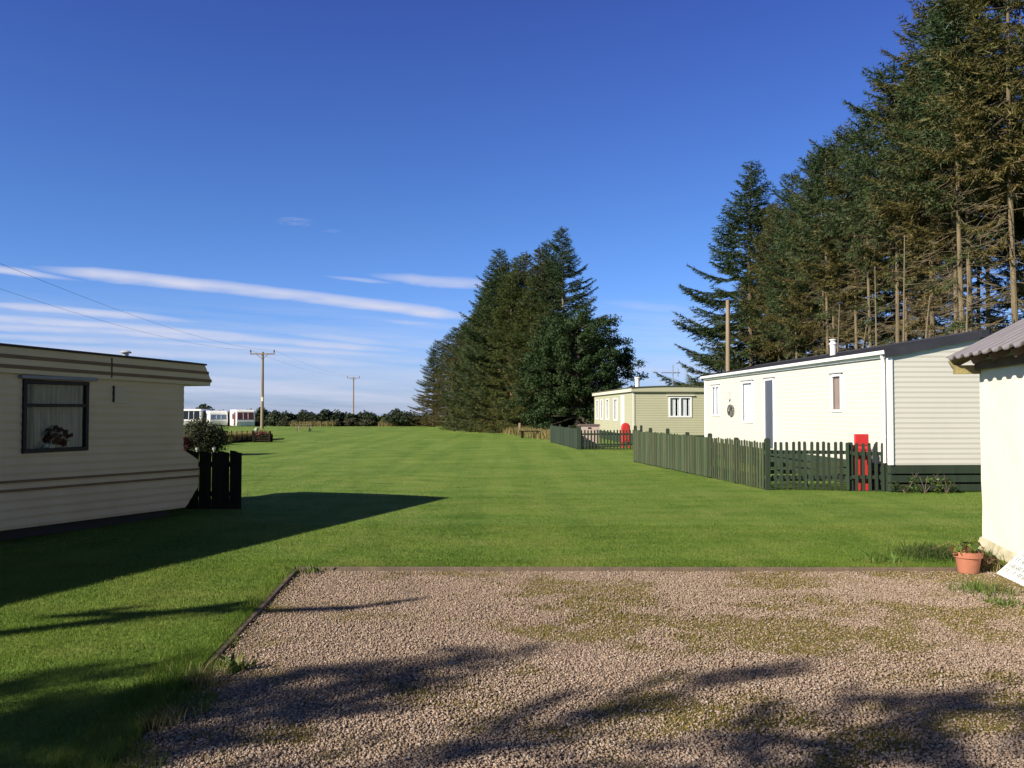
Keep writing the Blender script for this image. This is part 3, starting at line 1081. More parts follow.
    for yy in (-.06, -1.25, -2.5, -W + .06):
        q = MB()
        q.box(.035, .095, yy - .04, yy + .04, 0, .51)
        q.build('skirt_post', GREEN_DARK, t)
    for xx in np.arange(1, L, 1.6):
        q = MB()
        q.box(xx - .04, xx + .04, -.10, -.038, 0, .51)
        q.build('skirt_post', GREEN_DARK, t)
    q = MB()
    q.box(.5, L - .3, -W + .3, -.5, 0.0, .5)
    q.build('underfloor_shade', BLACK, t)  # solid black block that paints the darkness beneath the home
    q = MB()
    q.box(-.05, .0, -3.32, -3.17, .535, .62)
    q.build('vent_cover', GREEN_DARK, t, bevel=.01)
    # wall lamp above the round ornament
    lp = MB()
    lp.ubox(O, U, N, 10.27, 10.33, .01, .06, 1.98, 2.2)
    lp.ubox(O, U, N, 10.24, 10.36, .01, .12, 1.93, 1.985)
    lp.build('wall_lamp', mat('pale lamp', (.55, .54, .50), (.5, .5, .46), 4, .4), t)


white_home()

# round ornament hanging on the white home's wall
po = Vector((7.38, 16.8, 0)) + dirL * 10.15
orn = thing('wall_ornament', 'round grey openwork ornament hanging on the white home between its two curtained windows', 'ornament', (po.x - .03, po.y, 1.42), RZH)
o_ = MB()
for k in range(24):
    a0, a1 = k * 2 * math.pi / 24, (k + 1) * 2 * math.pi / 24
    o_.beam((.28 * math.cos(a0), .02, .17 + .17 * math.sin(a0)), (.28 * math.cos(a1), .02, .17 + .17 * math.sin(a1)), .03, .03)
o_.build('ring', mat('grey iron', (.16, .16, .15), (.11, .11, .10), 6, .6), orn)
o_ = MB()
for k in range(6):
    a0 = k * math.pi / 6
    o_.beam((.27 * math.cos(a0), .02, .17 + .16 * math.sin(a0)), (-.27 * math.cos(a0), .02, .17 - .16 * math.sin(a0)), .05, .012)
o_.build('spokes', MATS['grey iron'], orn)

# weeds and rubbish against the skirting
for i, (px, lab) in enumerate(((905, 'brown and green weed against the skirting boards beside the fence corner post'), (925, 'dry pale weed in the middle of the dark skirting boards'),
                               (947, 'green leafy weed climbing the dark skirting boards'))):
    c_ = gp(px, 493.5)
    wt = thing('weed', lab, 'weed', (c_.x, c_.y, 0), 0)
    r_ = np.random.default_rng(60 + i)
    q = MB()
    for k in range(6):
        a = r_.uniform(0, 6.28)
        q.tube([(0, 0, 0), (math.cos(a) * .1, math.sin(a) * .05, .14), (math.cos(a) * .26, math.sin(a) * .08, r_.uniform(.16, .4))], [.006, .005, .003], 4, False)
    q.build('stem', WOOD_OLD, wt)
    VV, FF, of_ = [], [], 0
    for k in range(7):
        V, F = leaf_cloud(22, (r_.normal(0, .17), r_.normal(0, .04), r_.uniform(.06, .34)), (.12, .06, .08), .06, r_, .2)
        VV.append(V)
        FF.append(F + of_)
        of_ += len(V)
    FF = np.concatenate(FF)
    np_mesh('foliage', np.concatenate(VV) * np.array([1, 1, .8]), FF, WEED_DARK if i != 1 else WEED, r_.random(len(FF)), wt)


# ------------------------------------------------------------------ pale green home further back
def green_home():
    X0, Y0 = 5.5, 39.0
    t = thing('mobile_home', 'smaller olive cream mobile home with a low curved roof standing by the broad tree', 'mobile home', (X0, Y0, 0), RZH)
    L, W = 12.2, 3.9
    zb, ze = .45, 2.48
    mt = mat('olive cream siding', (.435, .43, .295), (.41, .405, .275), 1.2, .5, .03, 12)
    O, U, N = Vector((0, 0, 0)), Vector((1, 0, 0)), Vector((0, 1, 0))
    zw0, zw1 = 1.05, 2.2
    ops = []
    for a, b_ in ((596, 598.6), (600.6, 603), (606, 609), (613.5, 617.5)):
        ops.append((s_of(b_, X0, Y0), s_of(a, X0, Y0), zw0, zw1))
    dop = (s_of(624.3, X0, Y0), s_of(621, X0, Y0), .5, 2.3)
    ops = [o for o in ops if o[1] < L - .1]
    ops = sorted(ops + [dop])
    b = MB()
    siding(b, O, U, N, zb, ze, lambda z: (0, L), ops, .10, .004)
    O2, U2, N2 = Vector((0, 0, 0)), Vector((0, -1, 0)), Vector((-1, 0, 0))
    wop = (1.62, 2.68, 1.26, 2.22)
    siding(b, O2, U2, N2, zb, ze, lambda z: (0, W), [wop], .11, .007)
    siding(b, Vector((L, 0, 0)), U2, -N2, zb, ze, lambda z: (0, W), (), .15, .016)
    siding(b, Vector((0, -W, 0)), U, -N, zb, ze, lambda z: (0, L), (), .15, .014)
    b.build('wall', mt, t)
    r = MB()
    k = 12
    f = lambda q: 2.60 + .075 * (1 - (2 * q - 1) ** 2)
    for i in range(k):
        a0, a1 = i / k, (i + 1) / k
        y0, y1 = .14 - a0 * (W + .28), .14 - a1 * (W + .28)
        z0, z1 = f(a0), f(a1)
        r.hexa([(-.12, y0, z0), (L + .12, y0, z0), (L + .12, y1, z1), (-.12, y1, z1), (-.12, y0, z0 + .035), (L + .12, y0, z0 + .035), (L + .12, y1, z1 + .035), (-.12, y1, z1 + .035)])
    r.build('roof', mat('olive roof felt', (.10, .105, .06), (.075, .08, .05), 3, .7), t)
    e_ = MB()
    for i in range(k):
        a0, a1 = i / k, (i + 1) / k
        y0, y1 = .10 - a0 * (W + .2), .10 - a1 * (W + .2)
        for x in (-.075, L):
            e_.hexa([(x, y0, ze - .06), (x + .07, y0, ze - .06), (x + .07, y1, ze - .06), (x, y1, ze - .06),
                     (x, y0, f(a0) - .003), (x + .07, y0, f(a0) - .003), (x + .07, y1, f(a1) - .003), (x, y1, f(a1) - .003)])
    e_.build('end_fascia', mt, t)
    e_ = MB()
    e_.box(-.07, L + .1, .03, .12, ze - .05, ze + .10)
    e_.build('gutter', mat('cream gutter', (.70, .67, .55), (.64, .61, .5), 3, .4), t, bevel=.01)
    e_ = MB()
    e_.box(-.09, -.077, -W - .1, .1, ze - .085, ze - .045)
    e_.build('trim_line', MATS['olive roof felt'], t)
    e_ = MB()
    e_.box(-.03, .06, -.05, .025, zb, ze - .06)
    e_.build('corner_trim', MATS['cream gutter'], t)
    for op in ops:
        if op is dop:
            continue
        window(t, O, U, N, *op, WHITE_PVC, .07, curt=WHITE_CURTAIN, waves=4)
    dm = MB()
    dm.ubox(O, U, N, dop[0] + .03, dop[1] - .03, -.03, .02, dop[2], dop[3])
    dm.build('door', WHITE_PVC, t)
    um = (wop[0] + wop[1]) / 2
    window(t, O2, U2, N2, *wop, WHITE_PVC, .075, bars_u=(um,), curt=WHITE_CURTAIN, waves=10, spans=[(wop[0], wop[0] + .32), (um - .12, um + .3), (wop[1] - .14, wop[1])], label='end window with half drawn white curtains')
    d = MB()
    d.ubox(O2, U2, N2, wop[0] - .1, wop[1] + .12, .0, .08, wop[3] + .02, wop[3] + .06)
    d.build('drip_rail', MATS['cream gutter'], t)
    fl = MB()
    fl.lathe([(.10, 0), (.10, .42), (.14, .425), (.14, .47), (.08, .5)], 12, (.55, -.05 - .25, 2.62))
    fl.build('flue', MATS['white flue metal'], t)
    q = MB()
    q.box(.02, .05, -W + .02, -.02, 0, zb)
    q.box(.02, L - .02, -.05, -.02, 0, zb)
    q.build('skirt_and_shade', GREEN_DARK, t)


green_home()
# television aerial on the pale green home's roof
pa = at(673, 385, 40.2)
ta = thing('television_aerial', 'thin television aerial on a mast standing on the olive home roof', 'aerial', (pa.x, pa.y, 2.72))
AER = mat('aerial aluminium', (.45, .45, .46), (.38, .38, .4), 5, .4, metal=.6)
q = MB()
q.tube([(0, 0, 0), (0, 0, 1.0)], .02, 6)
q.build('mast', AER, ta)
q = MB()
q.tube([(-.55, 0, .62), (.35, .1, .62)], .016, 6)
q.build('boom', AER, ta)
q = MB()
for i in range(9):
    x = -.5 + i * .1
    q.tube([(x, -.16, .64 + .0), (x, .18, .64)], .011, 5)
q.tube([(.25, .06, .42), (.25, .06, .84)], .02, 5)
q.build('elements', AER, ta)


# ------------------------------------------------------------------ fences
def fence_panel(t, a, b, n, wd, h, th, m, rails=True, round_top=True, gapjit=.004, rail_z=(.22, .72), back=1, hj=.012, z0=.03, rail_m=None):
    """pickets from a to b in local 2-D; one mesh for the pickets, one for each rail"""
    a, b = Vector((*a, 0)), Vector((*b, 0))
    U = (b - a).normalized()
    N = Vector((U.y, -U.x, 0))
    L = (b - a).length
    p = MB()
    for i in range(n):
        u = (i + .5) * L / n + random.uniform(-gapjit, gapjit)
        hh = h + random.uniform(-hj, hj)
        w2 = wd / 2 * random.uniform(.94, 1.06)
        lean = random.uniform(-.012, .012)
        c = a + U * u
        if round_top:
            poly = [(-w2, z0), (w2, z0), (w2 + lean, hh - w2 * .9), (w2 * .72 + lean, hh - w2 * .3), (0 + lean, hh), (-w2 * .72 + lean, hh - w2 * .3), (-w2 + lean, hh - w2 * .9)]
        else:
            poly = [(-w2, z0), (w2, z0), (w2 + lean, hh), (-w2 + lean, hh - random.uniform(0, .012))]
        n0 = random.uniform(0, .004)
        p.prism(poly, lambda q, z, hgt: c + U * q + N * (hgt + n0) + Z * z, 0, th)
    p.build('picket_panel', m, t)
    if rails:
        for rz_ in rail_z:
            q = MB()
            q.ubox(a, U, N, -.02, L + .02, -.042 * back if back > 0 else th + .006, -.003 if back > 0 else th + .045, rz_ - .035, rz_ + .035)
            q.build('rail', rail_m or m, t)


def post(t, x, y, h, m, w_=.045, cap=False):
    q = MB()
    q.box(x - w_, x + w_, y - w_, y + w_, -.05, h - .02)
    q.hexa([(x - w_, y - w_, h - .02), (x + w_, y - w_, h - .02), (x + w_, y + w_, h - .02), (x - w_, y + w_, h - .02),
            (x - w_ * .6, y - w_ * .6, h), (x + w_ * .6, y - w_ * .6, h), (x + w_ * .6, y + w_ * .6, h), (x - w_ * .6, y + w_ * .6, h)])
    return q.build('post', m, t)


# long fence in front of the white home, running away from the camera
A = gp(764, 490)
B = gp(633, 462)
tB = thing('picket_fence', 'long weathered green close boarded fence running from the white home towards the olive home', 'fence', (A.x, A.y, 0))
d = B - A
dl = d.length
du = d / dl
nn = 6
for k in range(nn):
    p0, p1 = d * (k / nn), d * ((k + 1) / nn)
    dense = k >= 2
    fence_panel(tB, (p0.x, p0.y), (p1.x, p1.y), 15 if dense else 12, .095 if dense else .072, .97, .018, GREEN_FENCE, True, True, .006, (.25, .75), back=-1, hj=.02)
for k in range(0, nn + 1):
    p0 = d * (k / nn) + Vector((.075, 0, 0))
    post(tB, p0.x, p0.y, (1.04, 1.0, 1.05, 1.04, 1.10, 1.08, 1.12)[k], GREEN_DARK)

# front fence facing the camera, dark against the lawn
A2 = gp(768, 490)
B2 = gp(887, 491.5)
tC = thing('picket_fence', 'dark green picket fence with open gaps facing the lawn in front of the white home', 'fence', (A2.x, A2.y, 0))
d2 = B2 - A2
fence_panel(tC, (.10, 0), (d2.x * .70, d2.y * .70), 13, .058, .97, .018, GREEN_DARK, True, True, .004, (.26, .76), back=1)
fence_panel(tC, (d2.x * .72, d2.y * .72 - .02), (d2.x * .99, d2.y * .99 - .02), 5, .06, .95, .018, GREEN_DARK, True, True, .006, (.28, .74), back=1, z0=.0)
post(tC, 0.0, .03, 1.02, GREEN_DARK, .05)
post(tC, d2.x + .02, d2.y + .03, 1.04, GREEN_DARK, .05)
post(tC, d2.x * .71, d2.y * .71 + .07, .96, GREEN_DARK, .04)
# low lattice that stands behind the front fence
tL = thing('slat_screen', 'low dark green screen of horizontal slats between the front fence and the white home', 'screen', (A2.x + .1, A2.y + .95, 0))
for z0, z1 in ((.40, .50), (.25, .34), (.10, .19)):
    q = MB()
    q.box(0, 2.05, -.012, .012, z0, z1)
    q.build('slat', GREEN_FENCE, tL)
for x in (.03, 1.0, 2.0):
    q = MB()
    q.box(x - .03, x + .03, .014, .06, 0, .52)
    q.build('post', GREEN_DARK, tL)

# fence around the olive home
A3, B3 = gp(578, 449.5), gp(550, 442.5)
tD = thing('picket_fence', 'short dark green close boarded fence beside the broad tree, end nearest the open field', 'fence', (A3.x, A3.y, 0))
d3 = B3 - A3
for k in range(3):
    p0, p1 = d3 * (k / 3), d3 * ((k + 1) / 3)
    fence_panel(tD, (p0.x, p0.y), (p1.x, p1.y), 22, .10, .84, .018, GREEN_DARK, True, False, .003, (.2, .66), back=-1)
for k in range(4):
    p0 = d3 * (k / 3) + Vector((.08, 0, 0))
    post(tD, p0.x, p0.y, .93, GREEN_DARK)
B4 = Vector((5.25, A3.y, 0))
tE = thing('picket_fence', 'open dark green picket fence in front of the olive home and the pale chest', 'fence', (A3.x, A3.y, 0))
d4 = B4 - A3
fence_panel(tE, (.08, 0), (d4.x, 0), 19, .065, .80, .018, GREEN_DARK, True, True, .004, (.2, .62), back=1)
post(tE, 0, .03, .95, GREEN_DARK)
post(tE, d4.x, .06, .98, GREEN_DARK)

# dark boards beside the striped caravan
tF = thing('picket_fence', 'shaded black brown fence of upright rough boards at the end of the striped caravan', 'fence', (-6.3, 13.95, 0))
DARK_BOARD = mat('dark creosoted board', (.028, .025, .016), (.016, .015, .010), 5, .95, .3, 30, spec=.05, stretch=(1, 1, .15))
fb = MB()
x = 0.0
while x < 1.84:
    wv = random.uniform(.085, .105)
    tl_ = random.uniform(-.008, .008)
    hh = .93 + random.uniform(-.015, .02)
    fb.hexa([(x, 0, 0), (x + wv, 0, 0), (x + wv, .02, 0), (x, .02, 0), (x + tl_, 0, hh), (x + wv + tl_, 0, hh - .01), (x + wv + tl_, .02, hh - .01), (x + tl_, .02, hh)])
    x += wv + random.uniform(.002, .011)
fb.build('picket_panel', DARK_BOARD, tF)
for z0 in (.2, .68):
    q = MB()
    q.box(0, 1.84, .022, .06, z0, z0 + .08)
    q.build('rail', DARK_BOARD, tF)
for x in (.3, 1.78):
    q = MB()
    q.box(x - .04, x + .04, .062, .13, -.05, .92)
    q.build('post', DARK_BOARD, tF)

# ------------------------------------------------------------------ red fire points, chest
RED = mat('red fire point paint', (.55, .035, .03), (.48, .03, .028), 4, .4)
c_ = gp(866, 491.5)
t = thing('fire_point', 'square topped red fire point cabinet behind the pickets near the white home corner', 'fire point', (c_.x, c_.y + .22, 0))
q = MB()
q.box(-.2, .2, -.05, .11, .16, .82)
q.hexa([(-.2, -.05, .822), (.2, -.05, .822), (.2, .11, .822), (-.2, .11, .822), (-.15, .0, .9), (.15, .0, .9), (.15, .11, .9), (-.15, .11, .9)])
q.build('cabinet', RED, t, bevel=.012)
q = MB()
q.box(-.17, .17, -.066, -.052, .24, .78)
dr = q.build('door', RED, t, bevel=.006)
q = MB()
q.box(.09, .12, -.082, -.068, .52, .6)
q.build('latch', DARK_METAL, dr)
q = MB()
q.box(-.11, .15, -.02, .07, .9, 1.12)
q.build('header_board', RED, t, bevel=.008)
for x in (-.13, .07):
    q = MB()
    q.box(x, x + .06, .112, .16, 0, .9)
    q.build('leg', RED, t)
q = MB()
q.box(-.19, .19, -.06, .12, 0.0, .15)
q.build('plinth', RED, t, bevel=.01)

c_ = gp(625, 449.5)
t = thing('fire_point', 'round topped red fire point cabinet at the corner of the olive home fence', 'fire point', (4.80, 36.4, 0))
q = MB()
poly = [(-.175, .25), (.175, .25)] + [(.175 * math.cos(a), .885 + .175 * math.sin(a)) for a in np.linspace(0, math.pi, 11)]
q.prism(poly, lambda a, b, h: (a, h, b), -.13, .13)
q.build('cabinet', RED, t, bevel=.02)
q = MB()
poly = [(-.13, .32), (.13, .32)] + [(.13 * math.cos(a), .885 + .13 * math.sin(a)) for a in np.linspace(0, math.pi, 9)]
q.prism(poly, lambda a, b, h: (a, h, b), -.155, -.132)
q.build('door', RED, t, bevel=.006)
for x in (-.14, .14):
    q = MB()
    q.box(x - .035, x + .035, -.04, .04, 0, .25)
    q.build('leg', RED, t)

CHEST = mat('faded pink beige chest', (.50, .40, .33), (.45, .36, .30), 3, .6)
c_ = at(589, 430, 37.2)
t = thing('storage_chest', 'pale pinkish garden chest standing behind the open pickets of the olive home', 'chest', (c_.x, 37.2, 0))
q = MB()
q.box(-.42, .42, -.25, .25, .02, .90)
q.build('body', CHEST, t, bevel=.02)
q = MB()
q.box(-.45, .45, -.28, .28, .905, .99)
q.build('lid', mat('brown chest lid', (.16, .12, .10), (.12, .09, .08), 3, .6), t, bevel=.015)
q = MB()
q.box(-.07, .07, -.27, -.252, .80, .86)
q.build('handle', DARK_METAL, t)


# ------------------------------------------------------------------ rendered shed with a corrugated roof
def shed():
    ww = Vector((.2069, .9784, 0))
    rz = math.atan2(ww.y, ww.x)
    t = thing('shed', 'cream rendered shed with mauve grey corrugated roof beside the flower pot', 'shed', (5.425, 9.97, 0), rz)
    # local +x runs away from the camera along the wall, -y is the inside
    L, W = 5.2, 3.4
    rend = mat('cream render', (.80, .76, .60), (.77, .73, .57), 1.5, .85, .25, 18, dirt=(.62, .57, .42), dscale=1.1, damount=.45)
    b = MB()
    n = 26
    for (x0, x1, y0, y1) in ((-L, 0, 0, 0), (0, 0, 0, -W)):
        for i in range(n):
            for k in range(8):
                a0, a1 = i / n, (i + 1) / n
                z0, z1 = -.06 + 2.26 * k / 8, -.06 + 2.26 * (k + 1) / 8
                b.quad((x0 + (x1 - x0) * a0, y0 + (y1 - y0) * a0, z0), (x0 + (x1 - x0) * a1, y0 + (y1 - y0) * a1, z0),
                       (x0 + (x1 - x0) * a1, y0 + (y1 - y0) * a1, z1), (x0 + (x1 - x0) * a0, y0 + (y1 - y0) * a0, z1))
    b.quad((-L, 0, -.06), (-L, -W, -.06), (-L, -W, 2.2), (-L, 0, 2.2))
    b.quad((0, -W, -.06), (-L, -W, -.06), (-L, -W, 2.2), (0, -W, 2.2))
    for x in (0, -L):
        b.add([(x, 0, 2.2), (x, -W, 2.2), (x, -W / 2, 2.2 + .53 * W / 2)], [(0, 1, 2)])
    bnoise(b, .012, 2.3)
    b.build('wall', rend, t, smooth=False)
    pl = MB()
    k = 40
    for i in range(k):
        x0, x1 = -L * i / k + .05, -L * (i + 1) / k + .05
        f = lambda x: .07 + .045 * mnoise.noise(Vector((x * 2.1, 0, 0)))
        g = lambda x: .13 + .06 * mnoise.noise(Vector((x * 1.7, 4, 0)))
        pl.quad((x0, f(x0), -.06), (x1, f(x1), -.06), (x1, .012, g(x1)), (x0, .012, g(x0)))
    pl.quad((.055, .075, -.06), (.055, -W, -.06), (.0, -W, .14), (.012, .012, .14))
    pl.build('plinth', mat('mossy rough plinth', (.58, .52, .38), (.40, .36, .22), 6, .9, .6, 25, dirt=(.22, .22, .10), dscale=3, damount=.5), t)
    # corrugated sheet, corrugations run up the slope
    r = MB()
    per, amp = .30, .034
    pts = []
    nx = int((L + .5) / .03)
    for i in range(nx + 1):
        x = .06 - (L + .4) * i / nx
        ph = (x / per) % 1.0
        prof = amp * (1 if ph < .32 else (1 - (ph - .32) / .14 if ph < .46 else (0 if ph < .86 else (ph - .86) / .14)))
        pts.append((x, prof))
    sl_ = .53
    rows = [(.34, 2.2 - .34 * sl_ + .155 - .13), (-W / 2, 2.2 + W / 2 * sl_ + .155 - .13), (-W - .34, 2.2 - .34 * sl_ + .155 - .13)]
    for (x0, p0), (x1, p1) in zip(pts[:-1], pts[1:]):
        for (ya, za), (yb, zb) in zip(rows[:-1], rows[1:]):
            za += .14
            zb += .14
            r.quad((x0, ya, za + p0), (x1, ya, za + p1), (x1, yb, zb + p1), (x0, yb, zb + p0))
    ro = r.build('roof', mat('mauve grey roof sheet', (.215, .20, .215), (.18, .165, .178), 2.5, .38, dirt=(.15, .14, .12), dscale=2.5, damount=.3), t)
    so_ = ro.modifiers.new('thickness', 'SOLIDIFY')
    so_.thickness = .012
    so_.offset = -1
    # boarded soffit and mossy rafter end at the far corner
    f = MB()
    zr = 2.2 - .34 * sl_ + .155
    f.beam((.03, .30, zr - .05), (.03, -W / 2, zr - .05 + (.30 + W / 2) * sl_), .05, .10)
    f.box(-.04, .052, -.03, .27, zr - .155, zr - .055)
    f.build('rafter', mat('mossy rafter', (.20, .165, .09), (.30, .255, .09), 9, .9, .5, 30, dirt=(.36, .31, .11), dscale=8, damount=.6), t)
    f = MB()
    f.box(-L, -.02, .012, .06, 2.06, 2.16)
    for i in range(1, 8):
        xx = -i * .62
        f.beam((xx, .26, zr - .035), (xx, .02, zr - .035 + .24 * sl_), .045, .08)
    f.build('wall_plate', mat('brown eave timber', (.14, .10, .07), (.10, .07, .05), 6, .9), t)


shed()

# terracotta pot
pp = gp(969.5, 573.5, GZ)
t = thing('flower_pot', 'terracotta pot with a straggling part wilted plant beside the shed', 'plant pot', (pp.x, pp.y + .02, GZ))
q = MB()
q.lathe([(.085, 0), (.092, .01), (.117, .155), (.132, .16), (.136, .215), (.122, .217), (.112, .19), (.05, .185)], 28)
q.build('pot', mat('terracotta', (.40, .15, .085), (.33, .13, .075), 5, .75, .15, 20, dirt=(.45, .27, .19), dscale=6, damount=.3), t, smooth=False)
q = MB()
q.lathe([(.112, .185), (.06, .2), (.01, .205)], 16)
q.build('soil', mat('dark soil', (.05, .035, .025), (.03, .022, .016), 20, .95), t)
r_ = np.random.default_rng(3)
V, F = leaf_cloud(130, (-.02, -.03, .245), (.17, .14, .07), .075, r_, .4)
np_mesh('foliage', V, F, leaf_mat('pot leaf', [(0, (.05, .10, .015)), (.5, (.13, .22, .03)), (.75, (.22, .13, .06)), (1, (.12, .05, .03))], .5, .3), r_.random(len(F)), t)
V, F = leaf_cloud(60, (.17, .02, .12), (.12, .10, .10), .06, r_, .3)
np_mesh('trailing_leaf', V, F, leaf_mat('withered leaf', [(0, (.09, .05, .03)), (.6, (.16, .10, .05)), (1, (.06, .07, .02))], .7, .2), r_.random(len(F)), t)
q = MB()
for i in range(9):
    a = random.uniform(0, 6.28)
    l = random.uniform(.15, .34)
    q.tube([(0, 0, .2), (math.cos(a) * l * .5, math.sin(a) * l * .4, .27 + .05 * random.random()), (math.cos(a) * l, math.sin(a) * l * .8, .22 + random.uniform(-.05, .17))], [.003, .0025, .0015], 5)
q.build('stem', mat('brown stem', (.28, .16, .09), (.2, .12, .07), 5, .8), t)

# tuft of longer grass, its dark colour painting the shadow by the pot
leafy_plant('grass_tuft', 'long grass tuft with shadow put into its dark colour between the flower pot and the shed corner', 'grass tuft', gp(944, 556, 0), 1500, .10, .008, WEED_DARK, 1.1, spread=.24)
leafy_plant('grass_tuft', 'dry grass tuft at the foot of the shed wall behind the leaning sign', 'grass tuft', gp(993, 571, GZ), 200, .14, .008, WEED_DRY, .9, spread=.07)

# white sign leaning against the shed
s0, s1 = gp(997, 574, GZ), gp(1024, 587, GZ)
U = (s1 - s0).normalized()
Nw = Vector((.9784, -.2069, 0))
up = (Nw * .72 + Z * .69).normalized()
nrm = U.cross(up).normalized()
if nrm.z < 0:
    nrm = -nrm
t = thing('sign_board', 'white lettered sign board leaning low against the shed wall', 'sign', s0)
q = MB()
P = lambda a, b, h: U * a + up * b + nrm * h
q.prism([(0, 0), (.78, 0), (.78, .36), (0, .36)], P, 0, .012)
q.build('board', mat('white sign paint', (.70, .70, .68), (.66, .66, .64), 3, .5), t, bevel=.002)
TXT = mat('grey green lettering', (.13, .18, .14), (.18, .23, .19), 8, .7)
# faded lettering is not legible in the place, so it is built as worn strokes in rows
q = MB()
rr = random.Random(11)
for zz in (.27, .19, .11, .045):
    a = .07
    while a < .70:
        lw = rr.uniform(.028, .042)
        hgt = .05
        q.prism([(a, zz), (a + .009, zz), (a + .009, zz + hgt), (a, zz + hgt)], P, .0125, .0135)
        if rr.random() < .8:
            q.prism([(a + .0095, zz + hgt - .009), (a + lw - .005, zz + hgt - .009), (a + lw - .005, zz + hgt), (a + .0095, zz + hgt)], P, .0125, .0135)
        if rr.random() < .7:
            q.prism([(a + .0095, zz + .02), (a + lw - .008, zz + .02), (a + lw - .008, zz + .029), (a + .0095, zz + .029)], P, .0125, .0135)
        if rr.random() < .5:
            q.prism([(a + lw - .0045, zz), (a + lw + .004, zz), (a + lw + .004, zz + hgt), (a + lw - .0045, zz + hgt)], P, .0125, .0135)
        a += lw + .018
        if rr.random() < .16:
            a += .04
q.build('lettering', TXT, t)


# ------------------------------------------------------------------ trees
BARK = mat('spruce bark', (.19, .15, .085), (.10, .078, .048), 6, .95, .8, 14, stretch=(1, 1, .3), dirt=(.19, .17, .085), dscale=3, damount=.5)
BARK_DARK = mat('dark bark', (.075, .06, .042), (.05, .04, .03), 6, .95, .5, 18, stretch=(1, 1, .25))
SPRUCE_GREEN = leaf_mat('spruce needles green', [(0, (.030, .055, .020)), (.5, (.055, .088, .030)), (.85, (.085, .112, .038)), (1, (.14, .115, .042))], .55, .15, .3)
SPRUCE_OLIVE = leaf_mat('spruce needles olive', [(0, (.058, .066, .019)), (.45, (.098, .098, .028)), (.8, (.145, .118, .038)), (1, (.18, .13, .05))], .6, .15, .25)
SPRUCE_SOFT = leaf_mat('spruce needles light green', [(0, (.06, .082, .022)), (.5, (.10, .125, .032)), (.9, (.14, .145, .042)), (1, (.18, .14, .055))], .6, .18, .25)


